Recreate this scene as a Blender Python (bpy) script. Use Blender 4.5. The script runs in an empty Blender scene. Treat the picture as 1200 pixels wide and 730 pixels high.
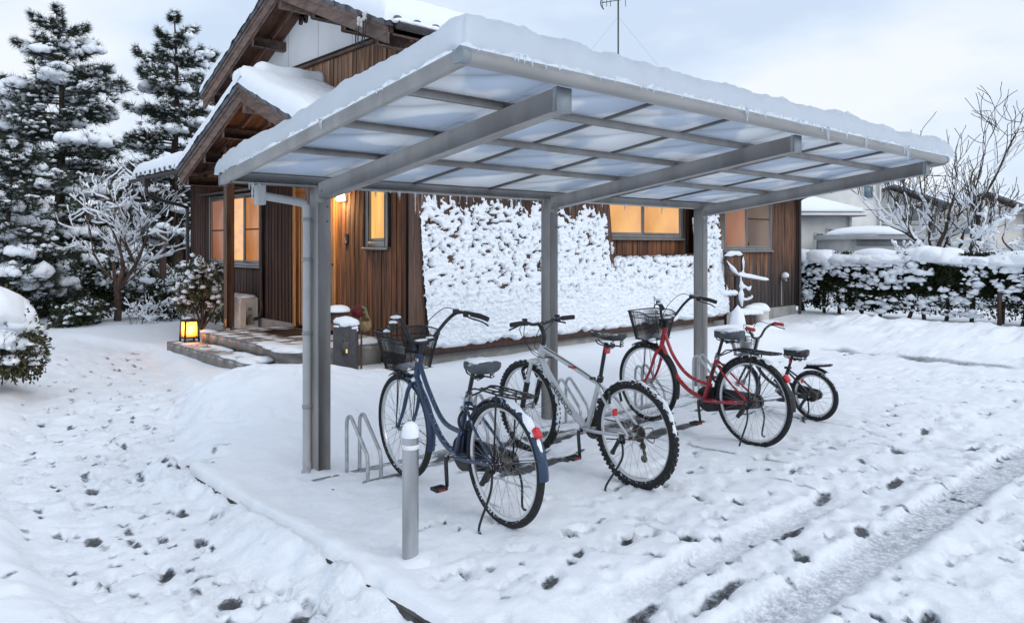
import bpy, math, random
import numpy as np
from mathutils import Vector, Matrix
from mathutils.geometry import tessellate_polygon

# ------------------------------------------------------------------ camera, sky, sun, exposure
SC = bpy.context.scene
COL = SC.collection
F_PX, HOR, YAW, CAMH = 882.0, 287.0, math.radians(47.55), 1.55     # focal length (px of 1200), horizon row, angle X axis to view
cam = bpy.data.cameras.new('camera'); camo = bpy.data.objects.new('camera', cam); COL.objects.link(camo)
camo.location = (0, 0, CAMH)
camo.rotation_euler = (math.radians(90), 0, YAW - math.radians(90))
cam.sensor_fit = 'HORIZONTAL'; cam.sensor_width = 36.0; cam.lens = 36.0 * F_PX / 1200.0
cam.shift_y = -(365.0 - HOR) / 1200.0
cam.clip_start = 0.05; cam.clip_end = 3000
SC.camera = camo

world = bpy.data.worlds.new('World'); SC.world = world; world.use_nodes = True
wn, wl = world.node_tree.nodes, world.node_tree.links
wn.clear()
w_out = wn.new('ShaderNodeOutputWorld'); w_bg = wn.new('ShaderNodeBackground')
w_sky = wn.new('ShaderNodeTexSky'); w_sky.sky_type = 'NISHITA'; w_sky.sun_disc = False
SUN_EL, SUN_AZ = math.radians(42), math.radians(172)      # azimuth: clockwise from +Y
w_sky.sun_elevation = SUN_EL; w_sky.sun_rotation = SUN_AZ; w_sky.air_density = 1.0; w_sky.dust_density = 2.0
w_tc = wn.new('ShaderNodeTexCoord')
w_mp = wn.new('ShaderNodeMapping'); w_mp.inputs['Scale'].default_value = (1.0, 1.0, 2.6); w_mp.inputs['Location'].default_value = (3.7, 1.2, .4)
w_n = wn.new('ShaderNodeTexNoise'); w_n.inputs['Scale'].default_value = 2.5; w_n.inputs['Detail'].default_value = 6; w_n.inputs['Roughness'].default_value = 0.52
w_r = wn.new('ShaderNodeValToRGB')
w_r.color_ramp.elements[0].position = 0.40; w_r.color_ramp.elements[0].color = (0.55, 0.655, 0.81, 1)
w_r.color_ramp.elements[1].position = 0.62; w_r.color_ramp.elements[1].color = (0.79, 0.83, 0.90, 1)
e = w_r.color_ramp.elements.new(0.51); e.color = (0.66, 0.75, 0.875, 1)
w_sc = wn.new('ShaderNodeVectorMath'); w_sc.operation = 'SCALE'; w_sc.inputs['Scale'].default_value = 9.2
w_mx = wn.new('ShaderNodeMix'); w_mx.data_type = 'RGBA'; w_mx.inputs['Factor'].default_value = 0.93
wl.new(w_tc.outputs['Generated'], w_mp.inputs['Vector']); wl.new(w_mp.outputs['Vector'], w_n.inputs['Vector'])
wl.new(w_n.outputs['Fac'], w_r.inputs['Fac']); wl.new(w_r.outputs['Color'], w_sc.inputs[0])
wl.new(w_sky.outputs['Color'], w_mx.inputs['A']); wl.new(w_sc.outputs['Vector'], w_mx.inputs['B'])
wl.new(w_mx.outputs['Result'], w_bg.inputs['Color']); w_bg.inputs['Strength'].default_value = 0.1
wl.new(w_bg.outputs['Background'], w_out.inputs['Surface'])

sun = bpy.data.lights.new('sun', 'SUN'); suno = bpy.data.objects.new('sun', sun); COL.objects.link(suno)
sun.energy = 0.8; sun.angle = math.radians(50); sun.color = (1.0, 0.985, 0.965)
sd = Vector((math.sin(SUN_AZ) * math.cos(SUN_EL), math.cos(SUN_AZ) * math.cos(SUN_EL), math.sin(SUN_EL)))
suno.rotation_euler = sd.to_track_quat('Z', 'Y').to_euler(); suno.location = sd * 60
SC.view_settings.view_transform = 'Standard'; SC.view_settings.look = 'None'
SC.view_settings.exposure = 0.39; SC.view_settings.gamma = 1.0; SC.view_settings.use_curve_mapping = False

RNG = np.random.default_rng(7); random.seed(7)
CY, SY = math.cos(YAW), math.sin(YAW)
def ray(px, d):
    """ground position of picture column px (of 1200) at depth d"""
    r = (px - 600.0) / F_PX
    return d * (r * SY + CY), d * (-r * CY + SY)
def zat(py, d): return CAMH + (HOR - py) * d / F_PX

# ------------------------------------------------------------------ noise
def _h(ix, iy, iz):
    n = (ix * 73856093) ^ (iy * 19349663) ^ (iz * 83492791)
    n = (n ^ (n >> 13)) * 1274126177
    n = n ^ (n >> 16)
    return (n & 0xffff) / 65535.0
def vnoise(P):
    P = np.asarray(P, float); I = np.floor(P).astype(np.int64); Fr = P - I
    u = Fr * Fr * (3 - 2 * Fr); x, y, z = I[..., 0], I[..., 1], I[..., 2]
    r = 0
    for a in (0, 1):
        for b in (0, 1):
            for c in (0, 1):
                w = (u[..., 0] if a else 1 - u[..., 0]) * (u[..., 1] if b else 1 - u[..., 1]) * (u[..., 2] if c else 1 - u[..., 2])
                r = r + w * _h(x + a, y + b, z + c)
    return r * 2 - 1
def fbm(P, oct=4, gain=0.5):
    P = np.asarray(P, float); s = 0; a = 1; t = 0
    for i in range(oct):
        s = s + a * vnoise(P + 17.3 * i); t += a; a *= gain; P = P * 2.03
    return s / t
def fbm2(X, Y, sc, oct=4, seed=0.0, gain=0.5):
    return fbm(np.stack([X * sc + seed, Y * sc - seed, np.full_like(X, seed * 1.7 + .5)], -1), oct, gain)
def sm(a, b, x):
    t = np.clip((x - a) / (b - a), 0, 1); return t * t * (3 - 2 * t)

# ------------------------------------------------------------------ mesh builder
OFF = {}
def link(o): COL.objects.link(o); return o
def empty(name, loc, label, cat, group=None):
    o = link(bpy.data.objects.new(name, None)); o.location = loc; o.empty_display_size = .1
    OFF[o.name] = np.array(loc, float)
    tag(o, label, cat, group); return o
def tag(o, label=None, cat=None, group=None, kind=None):
    if label: o['label'] = label
    if cat: o['category'] = cat
    if group: o['group'] = group
    if kind: o['kind'] = kind
    return o

class MB:
    def __init__(s): s.v = []; s.q = []; s.t = []; s.n = 0
    def add(s, v, q=None, t=None):
        v = np.asarray(v, float).reshape(-1, 3)
        if q is not None and len(q): s.q.append(np.asarray(q, np.int64) + s.n)
        if t is not None and len(t): s.t.append(np.asarray(t, np.int64) + s.n)
        s.v.append(v); s.n += len(v); return s
    def box(s, x0, x1, y0, y1, z0, z1, ch=0.0):
        if x1 < x0: x0, x1 = x1, x0
        if y1 < y0: y0, y1 = y1, y0
        if z1 < z0: z0, z1 = z1, z0
        return s.obox(((x0 + x1) / 2, (y0 + y1) / 2, (z0 + z1) / 2), (x1 - x0, y1 - y0, z1 - z0), None, ch)
    def obox(s, c, size, R=None, ch=0.0):
        """box; ch > 0 chamfers every edge"""
        h = np.array(size, float) / 2
        ch = min(ch, h.min() * .9)
        V = []; idx = {}
        if ch <= 0:
            for i, (a, b, d) in enumerate([(-1, -1, -1), (1, -1, -1), (1, 1, -1), (-1, 1, -1), (-1, -1, 1), (1, -1, 1), (1, 1, 1), (-1, 1, 1)]):
                V.append((a * h[0], b * h[1], d * h[2]))
            Q = [(0, 3, 2, 1), (4, 5, 6, 7), (0, 1, 5, 4), (1, 2, 6, 5), (2, 3, 7, 6), (3, 0, 4, 7)]; T = []
        else:
            for a in (-1, 1):
                for b in (-1, 1):
                    for d in (-1, 1):
                        for k in range(3):
                            p = [a * (h[0] - (0 if k == 0 else ch)), b * (h[1] - (0 if k == 1 else ch)), d * (h[2] - (0 if k == 2 else ch))]
                            idx[(a, b, d, k)] = len(V); V.append(p)
            Q = []; T = []
            for k in range(3):
                o = [i for i in range(3) if i != k]
                for sgn in (-1, 1):
                    f = []
                    for (u, w) in ((-1, -1), (1, -1), (1, 1), (-1, 1)):
                        key = [0, 0, 0]; key[k] = sgn; key[o[0]] = u; key[o[1]] = w
                        f.append(idx[(*key, k)])
                    Q.append(f)
                for u in (-1, 1):
                    for w in (-1, 1):
                        k1, k2 = [0, 0, 0], [0, 0, 0]
                        k1[o[0]] = k2[o[0]] = u; k1[o[1]] = k2[o[1]] = w; k1[k] = -1; k2[k] = 1
                        Q.append([idx[(*k1, o[0])], idx[(*k2, o[0])], idx[(*k2, o[1])], idx[(*k1, o[1])]])
            for a in (-1, 1):
                for b in (-1, 1):
                    for d in (-1, 1): T.append([idx[(a, b, d, k)] for k in range(3)])
        V = np.array(V)
        if R is not None: V = V @ np.array(R).T
        return s.add(V + np.array(c, float), Q, T)
    def beam(s, p0, p1, w, h, up=(0, 0, 1), ch=0.0):
        p0, p1 = np.array(p0, float), np.array(p1, float); d = p1 - p0; L = np.linalg.norm(d); d /= L
        x = np.cross(up, d); x /= np.linalg.norm(x); y = np.cross(d, x)
        return s.obox((p0 + p1) / 2, (w, h, L), np.stack([x, y, d], 1), ch)
    def tube(s, P, r, n=8, closed=False, caps=True, sx=1.0, up=None):
        P = np.asarray(P, float); N = len(P); r = np.broadcast_to(np.asarray(r, float), (N,))
        if closed: D = np.roll(P, -1, 0) - np.roll(P, 1, 0)
        else:
            D = np.empty_like(P); D[1:-1] = P[2:] - P[:-2]; D[0] = P[1] - P[0]; D[-1] = P[-1] - P[-2]
        D /= np.linalg.norm(D, axis=1)[:, None] + 1e-12
        u = np.array(up, float) if up is not None else (np.array([0, 0, 1.]) if abs(D[0][2]) < .9 else np.array([1., 0, 0]))
        A = np.empty_like(P); x = u
        for i in range(N):
            x = (u if up is not None else x) - 0
            x = x - D[i] * np.dot(x, D[i]); x = x / (np.linalg.norm(x) + 1e-12); A[i] = x
        B = np.cross(D, A)
        th = np.arange(n) * 2 * math.pi / n
        V = P[:, None] + r[:, None, None] * (np.cos(th)[None, :, None] * A[:, None] + sx * np.sin(th)[None, :, None] * B[:, None])
        V = V.reshape(-1, 3)
        i = np.arange(N if closed else N - 1); j = np.arange(n)
        a = (i[:, None] * n + j[None]).ravel(); b = (i[:, None] * n + (j[None] + 1) % n).ravel()
        i2 = (i + 1) % N
        c = (i2[:, None] * n + (j[None] + 1) % n).ravel(); d = (i2[:, None] * n + j[None]).ravel()
        Q = np.stack([a, b, c, d], 1); T = []
        if caps and not closed:
            V = np.vstack([V, P[0], P[-1]]); c0, c1 = N * n, N * n + 1
            for k in range(n):
                T.append((c0, (k + 1) % n, k)); T.append((c1, (N - 1) * n + k, (N - 1) * n + (k + 1) % n))
        return s.add(V, Q, T)
    def cyl(s, p0, p1, r, n=12, r2=None): return s.tube([p0, p1], [r, r if r2 is None else r2], n)
    def lathe(s, prof, n=24, c=(0, 0, 0)):
        """prof: (radius, z) pairs, spun about z"""
        pr = np.array(prof, float); th = np.arange(n) * 2 * math.pi / n; N = len(pr)
        V = np.stack([pr[:, 0, None] * np.cos(th), pr[:, 0, None] * np.sin(th), np.repeat(pr[:, 1, None], n, 1)], -1).reshape(-1, 3) + np.array(c, float)
        i, j = np.meshgrid(np.arange(N - 1), np.arange(n), indexing='ij')
        a = (i * n + j).ravel(); b = (i * n + (j + 1) % n).ravel()
        return s.add(V, np.stack([a, b, b + n, a + n], 1))
    def grid(s, V, flip=False):
        """V: (m, n, 3) points"""
        m, n = V.shape[:2]; i, j = np.meshgrid(np.arange(m - 1), np.arange(n - 1), indexing='ij')
        a = (i * n + j).ravel(); Q = np.stack([a, a + n, a + n + 1, a + 1], 1)
        return s.add(V.reshape(-1, 3), Q[:, ::-1] if flip else Q)
    def prism(s, P, vec):
        """polygon P (3D, planar) pushed along vec"""
        P = np.array(P, float); n = len(P); V = np.vstack([P, P + np.array(vec, float)])
        tr = np.array(tessellate_polygon([[Vector(p) for p in P]]))
        Q = [(i, (i + 1) % n, (i + 1) % n + n, i + n) for i in range(n)]
        return s.add(V, Q, np.vstack([tr, tr[:, ::-1] + n]))
    def quads(s, V):
        """V: (m, 4, 3)"""
        m = len(V); return s.add(V.reshape(-1, 3), np.arange(m * 4).reshape(m, 4))
    def tris(s, V):
        m = len(V); return s.add(V.reshape(-1, 3), None, np.arange(m * 3).reshape(m, 3))
    def blob(s, c, rad, seed=None, amp=.22, fr=1.6, sub=2, R=None, flat=.35):
        """lumpy ellipsoid, flatter below: a clump of snow"""
        V, T = ico(sub); seed = RNG.uniform(0, 99) if seed is None else seed
        k = 1 + amp * fbm(V * fr + seed, 2)
        W = V * k[:, None]; W[:, 2] = np.where(W[:, 2] < 0, W[:, 2] * flat, W[:, 2])
        W = W * np.array(rad, float)
        if R is not None: W = W @ np.array(R).T
        return s.add(W + np.array(c, float), None, T)
    def xf(s, M):
        """transform everything so far"""
        M = np.array(M)
        s.v = [v @ M[:3, :3].T + M[:3, 3] for v in s.v]; return s
    def build(s, name, mat, parent=None, smooth=False, local=False):
        V = np.vstack(s.v)
        if parent is not None and not local: V = V - OFF.get(parent.name, 0)
        me = bpy.data.meshes.new(name)
        q = np.vstack(s.q) if s.q else np.zeros((0, 4), np.int64); t = np.vstack(s.t) if s.t else np.zeros((0, 3), np.int64)
        me.vertices.add(len(V)); me.vertices.foreach_set('co', V.astype(np.float32).ravel())
        L = np.concatenate([q.ravel(), t.ravel()]).astype(np.int32)
        me.loops.add(len(L)); me.loops.foreach_set('vertex_index', L)
        tot = np.concatenate([np.full(len(q), 4), np.full(len(t), 3)]).astype(np.int32)
        me.polygons.add(len(tot)); me.polygons.foreach_set('loop_start', np.concatenate([[0], np.cumsum(tot)[:-1]]).astype(np.int32))
        me.polygons.foreach_set('loop_total', tot)
        me.update(calc_edges=True)
        if smooth == 'auto':
            me.polygons.foreach_set('use_smooth', np.ones(len(tot), bool)); me.set_sharp_from_angle(angle=math.radians(38))
        elif smooth: me.polygons.foreach_set('use_smooth', np.ones(len(tot), bool))
        if mat is not None: me.materials.append(M[mat] if isinstance(mat, str) else mat)
        o = link(bpy.data.objects.new(name, me))
        if parent is not None:
            o.parent = parent
            if not local: OFF[o.name] = OFF.get(parent.name, np.zeros(3))
            else: OFF[o.name] = np.zeros(3)
        return o
_ico = {}
def ico(sub):
    if sub in _ico: return _ico[sub]
    import bmesh
    bm = bmesh.new(); bmesh.ops.create_icosphere(bm, subdivisions=sub, radius=1)
    V = np.array([v.co[:] for v in bm.verts]); T = np.array([[v.index for v in f.verts] for f in bm.faces]); bm.free()
    _ico[sub] = (V, T); return V, T
def spline(P, n=8, closed=False):
    """Catmull-Rom through P"""
    P = np.array(P, float); out = []
    Q = np.vstack([2 * P[0] - P[1], P, 2 * P[-1] - P[-2]])
    for i in range(1, len(Q) - 2):
        a, b, c, d = Q[i - 1], Q[i], Q[i + 1], Q[i + 2]
        for t in np.linspace(0, 1, n, endpoint=False):
            out.append(.5 * ((2 * b) + (c - a) * t + (2 * a - 5 * b + 4 * c - d) * t * t + (3 * b - a - 3 * c + d) * t ** 3))
    out.append(P[-1]); return np.array(out)
def rotz(a): c, s_ = math.cos(a), math.sin(a); return np.array([[c, -s_, 0], [s_, c, 0], [0, 0, 1]])

# ------------------------------------------------------------------ materials
M = {}
SNOWC = (0.845, 0.880, 0.925)
def nodes(name):
    m = bpy.data.materials.new(name); m.use_nodes = True; nt = m.node_tree; b = nt.nodes['Principled BSDF']; M[name] = m
    return m, nt.nodes, nt.links, b
def mixc(nn, ll, fac, a, b):
    n = nn.new('ShaderNodeMix'); n.data_type = 'RGBA'
    for sock, val in (('Factor', fac), ('A', a), ('B', b)):
        if hasattr(val, 'links'): ll.new(val, n.inputs[sock])
        elif sock == 'Factor': n.inputs[sock].default_value = val
        else: n.inputs[sock].default_value = (*val, 1)
    return n.outputs['Result']
def ramp(nn, ll, src, a, b):
    n = nn.new('ShaderNodeMapRange'); n.inputs['From Min'].default_value = a; n.inputs['From Max'].default_value = b; n.interpolation_type = 'SMOOTHSTEP'
    ll.new(src, n.inputs['Value']); return n.outputs['Result']
def noise(nn, ll, vec, scale, detail=4, rough=.55):
    n = nn.new('ShaderNodeTexNoise'); n.inputs['Scale'].default_value = scale; n.inputs['Detail'].default_value = detail; n.inputs['Roughness'].default_value = rough
    ll.new(vec, n.inputs['Vector']); return n.outputs['Fac']
def math_(nn, ll, op, a, b):
    n = nn.new('ShaderNodeMath'); n.operation = op
    for i, v in enumerate((a, b)):
        if hasattr(v, 'links'): ll.new(v, n.inputs[i])
        else: n.inputs[i].default_value = v
    return n.outputs[0]
def pmat(name, c1, c2=None, rough=.6, metal=0.0, scale=6, stretch=(1, 1, 1), bump=0.0, bscale=40, rand=0.0, dust=0.0, dscale=30, spec=.5, world=False, dmin=.35, detail=5, lo=.35, hi=.65, coat=0):
    """procedural paint / wood / stone; dust > 0 lays a film of snow on upward faces"""
    m, nn, ll, b = nodes(name)
    tc = nn.new('ShaderNodeTexCoord'); vec = tc.outputs['Object']
    if world: g = nn.new('ShaderNodeNewGeometry'); vec = g.outputs['Position']
    oi = nn.new('ShaderNodeObjectInfo')
    mp = nn.new('ShaderNodeMapping'); mp.inputs['Scale'].default_value = stretch; ll.new(vec, mp.inputs['Vector'])
    if rand > 0:
        cx = nn.new('ShaderNodeCombineXYZ')
        for i, k in enumerate((37.0, 23.0, 11.0)): ll.new(math_(nn, ll, 'MULTIPLY', oi.outputs['Random'], k), cx.inputs[i])
        ll.new(cx.outputs[0], mp.inputs['Location'])
    vec = mp.outputs['Vector']
    col = None
    if c2 is not None:
        f = ramp(nn, ll, noise(nn, ll, vec, scale, detail), lo, hi); col = mixc(nn, ll, f, c1, c2)
    else: col = mixc(nn, ll, 0.0, c1, c1)
    if rand > 0:
        hsv = nn.new('ShaderNodeHueSaturation'); ll.new(col, hsv.inputs['Color'])
        ll.new(math_(nn, ll, 'ADD', math_(nn, ll, 'MULTIPLY', oi.outputs['Random'], 2 * rand), 1 - rand), hsv.inputs['Value']); col = hsv.outputs['Color']
    rg = None
    if dust > 0:
        g = nn.new('ShaderNodeNewGeometry'); sx = nn.new('ShaderNodeSeparateXYZ'); ll.new(g.outputs['Normal'], sx.inputs[0])
        up = ramp(nn, ll, sx.outputs['Z'], dmin, dmin + .4)
        nz = ramp(nn, ll, noise(nn, ll, g.outputs['Position'], dscale, 4, .65), .62 - .3 * dust, .70 - .3 * dust)
        fac = math_(nn, ll, 'MULTIPLY', up, nz)
        col = mixc(nn, ll, fac, col, SNOWC)
        ll.new(math_(nn, ll, 'ADD', math_(nn, ll, 'MULTIPLY', fac, .7 - rough), rough), b.inputs['Roughness'])
        if metal > 0: ll.new(math_(nn, ll, 'MULTIPLY', math_(nn, ll, 'SUBTRACT', 1.0, fac), metal), b.inputs['Metallic'])
    else:
        b.inputs['Roughness'].default_value = rough; b.inputs['Metallic'].default_value = metal
    ll.new(col, b.inputs['Base Color']); b.inputs['Specular IOR Level'].default_value = spec
    if coat: b.inputs['Coat Weight'].default_value = coat; b.inputs['Coat Roughness'].default_value = .15
    if bump > 0:
        bp = nn.new('ShaderNodeBump'); bp.inputs['Strength'].default_value = bump; bp.inputs['Distance'].default_value = .01
        ll.new(noise(nn, ll, vec, bscale, 4), bp.inputs['Height']); ll.new(bp.outputs['Normal'], b.inputs['Normal'])
    return m
def snowmat(name, bump=.5, s1=9, s2=55, trans=0.0, dist=.02):
    m, nn, ll, b = nodes(name); g = nn.new('ShaderNodeNewGeometry'); P = g.outputs['Position']
    a = noise(nn, ll, P, s1, 5, .6); c = noise(nn, ll, P, s2, 3, .7)
    hsum = math_(nn, ll, 'ADD', a, math_(nn, ll, 'MULTIPLY', c, .35))
    bp = nn.new('ShaderNodeBump'); bp.inputs['Strength'].default_value = bump; bp.inputs['Distance'].default_value = dist
    ll.new(hsum, bp.inputs['Height'])
    if trans > 0:
        nn.remove(b); d = nn.new('ShaderNodeBsdfDiffuse'); t = nn.new('ShaderNodeBsdfTranslucent'); mx = nn.new('ShaderNodeMixShader')
        d.inputs['Color'].default_value = (*SNOWC, 1); t.inputs['Color'].default_value = (.88, .93, .98, 1); mx.inputs[0].default_value = trans
        ll.new(bp.outputs['Normal'], d.inputs['Normal'])
        ll.new(d.outputs[0], mx.inputs[1]); ll.new(t.outputs[0], mx.inputs[2]); ll.new(mx.outputs[0], nn['Material Output'].inputs['Surface'])
    else:
        b.inputs['Base Color'].default_value = (*SNOWC, 1); b.inputs['Roughness'].default_value = .65; b.inputs['Specular IOR Level'].default_value = .25
        ll.new(bp.outputs['Normal'], b.inputs['Normal'])
    return m
def emat(name, c, strength, c2=None, scale=(1, 1, 1), nscale=3, gloss=.0):
    """something lit from inside: emission under a little gloss"""
    m, nn, ll, b = nodes(name); tc = nn.new('ShaderNodeTexCoord'); mp = nn.new('ShaderNodeMapping'); mp.inputs['Scale'].default_value = scale
    ll.new(tc.outputs['Object'], mp.inputs['Vector'])
    col = mixc(nn, ll, ramp(nn, ll, noise(nn, ll, mp.outputs['Vector'], nscale, 3), .3, .7), c, c2 or c)
    b.inputs['Base Color'].default_value = (.25, .2, .15, 1); b.inputs['Roughness'].default_value = .1 if gloss else .5
    b.inputs['Specular IOR Level'].default_value = gloss
    ll.new(col, b.inputs['Emission Color']); b.inputs['Emission Strength'].default_value = strength
    return m

snowmat('snow', .55, 9, 60)
snowmat('snow_clump', .7, 16, 90)
snowmat('roof_snow', .8, 22, 80, trans=.72)
pmat('alu', (.235, .225, .218), (.315, .302, .293), rough=.45, metal=.08, scale=2.2, stretch=(2.5, 2.5, .8), bump=.02, bscale=300)
pmat('alu_light', (.29, .28, .27), (.33, .32, .31), rough=.42, metal=.1, scale=3)
pmat('alu_cap', (.22, .25, .27), (.26, .29, .31), rough=.5, metal=.1, scale=4)
pmat('alu_dark', (.10, .10, .105), (.13, .13, .135), rough=.5, metal=.2, scale=4)
pmat('steel', (.36, .36, .37), (.50, .50, .51), rough=.26, metal=.9, scale=9, stretch=(1, 1, .2), bump=.04, bscale=90)
pmat('steel_rack', (.40, .41, .42), (.52, .53, .54), rough=.35, metal=.75, scale=20, dust=.5, dmin=.6)
pmat('band', (.72, .73, .74), (.82, .82, .83), rough=.4, scale=30)
pmat('bolt', (.12, .12, .12), rough=.4, metal=.8)
pmat('pvc', (.36, .37, .375), (.42, .43, .435), rough=.45, scale=5)
pmat('wood_wall', (.066, .023, .009), (.205, .078, .030), rough=.62, scale=2.2, stretch=(14, 14, .9), bump=.25, bscale=5, rand=.40, detail=8)
pmat('wood_dark', (.035, .015, .010), (.085, .036, .022), rough=.65, scale=2.0, stretch=(14, 14, .9), bump=.25, bscale=5, rand=.30, detail=8)
pmat('wood_frame', (.10, .062, .048), (.19, .125, .10), rough=.7, scale=3, stretch=(6, 1.2, 6), bump=.3, bscale=8, rand=.12, detail=8)
pmat('wood_soffit', (.10, .042, .024), (.18, .085, .05), rough=.65, scale=3, stretch=(9, 1.5, 2), bump=.2, bscale=8, rand=.2)
pmat('wood_post', (.085, .045, .032), (.16, .09, .062), rough=.65, scale=3, stretch=(9, 9, .8), bump=.25, bscale=6, detail=8)
pmat('wood_old', (.15, .098, .072), (.30, .205, .15), rough=.8, scale=2.5, stretch=(14, 14, .7), bump=.4, bscale=6, rand=.30, detail=8)
pmat('wood_siding_up', (.16, .085, .048), (.36, .21, .125), rough=.75, scale=2.2, stretch=(12, 12, .8), bump=.3, bscale=6, rand=.25, detail=8)
pmat('trim_dark', (.03, .02, .017), (.05, .035, .03), rough=.6, scale=8)
pmat('door_wood', (.34, .16, .055), (.48, .25, .095), rough=.5, scale=3, stretch=(14, 14, .8), rand=.12)
pmat('plaster', (.76, .765, .775), (.82, .825, .835), rough=.85, scale=1.2, bump=.05, bscale=60)
pmat('tile', (.085, .095, .11), (.13, .142, .16), rough=.5, scale=6, rand=.15, dust=.25, dmin=.6)
pmat('concrete', (.26, .255, .24), (.36, .355, .335), rough=.85, scale=5, bump=.2, bscale=50, world=True)
pmat('porch_tile', (.17, .155, .14), (.23, .21, .19), rough=.6, scale=5, bump=.08, bscale=80, dust=.62, dscale=4, rand=.08, dmin=.5)
pmat('frame_alu', (.26, .25, .24), (.31, .30, .285), rough=.45, metal=.3, scale=6)
pmat('black_plastic', (.012, .012, .014), (.02, .02, .022), rough=.45, scale=20)
pmat('black_metal', (.02, .02, .022), (.032, .032, .036), rough=.4, metal=.3, scale=20, dust=.35, dmin=.55, dscale=45)
pmat('pipe_dark', (.035, .028, .026), (.05, .042, .04), rough=.4, scale=10)
pmat('post_box', (.055, .052, .055), (.08, .076, .08), rough=.5, metal=.2, scale=12)
pmat('beige', (.55, .53, .48), (.62, .60, .55), rough=.55, scale=4)
pmat('beige_dark', (.30, .29, .27), (.36, .35, .33), rough=.55, scale=4)
pmat('bark', (.030, .020, .014), (.085, .058, .042), rough=.9, scale=6, stretch=(3, 3, 1), bump=.6, bscale=14)
pmat('bark_red', (.06, .035, .026), (.13, .080, .06), rough=.85, scale=8, stretch=(2, 2, 1), bump=.4, bscale=20)
pmat('needles', (.012, .020, .012), (.040, .054, .030), rough=.6, scale=2.2, world=True)
pmat('leaf_dark', (.012, .020, .010), (.042, .052, .022), rough=.45, scale=5, world=True, spec=.3)
pmat('leaf_olive', (.030, .034, .014), (.085, .080, .035), rough=.5, scale=6, world=True, spec=.3)
pmat('wood_guard', (.045, .022, .014), (.13, .068, .045), rough=.8, scale=2.5, stretch=(14, 14, .7), bump=.4, bscale=6, rand=.30, detail=8)
pmat('asphalt_wet', (.02, .02, .022), (.045, .045, .048), rough=.45, scale=30, world=True)
pmat('kerb_stone', (.045, .042, .04), (.10, .095, .09), rough=.8, scale=14, bump=.4, bscale=60, world=True)
pmat('cable', (.012, .012, .013), rough=.5)
pmat('insulator', (.55, .53, .50), rough=.3)
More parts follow.
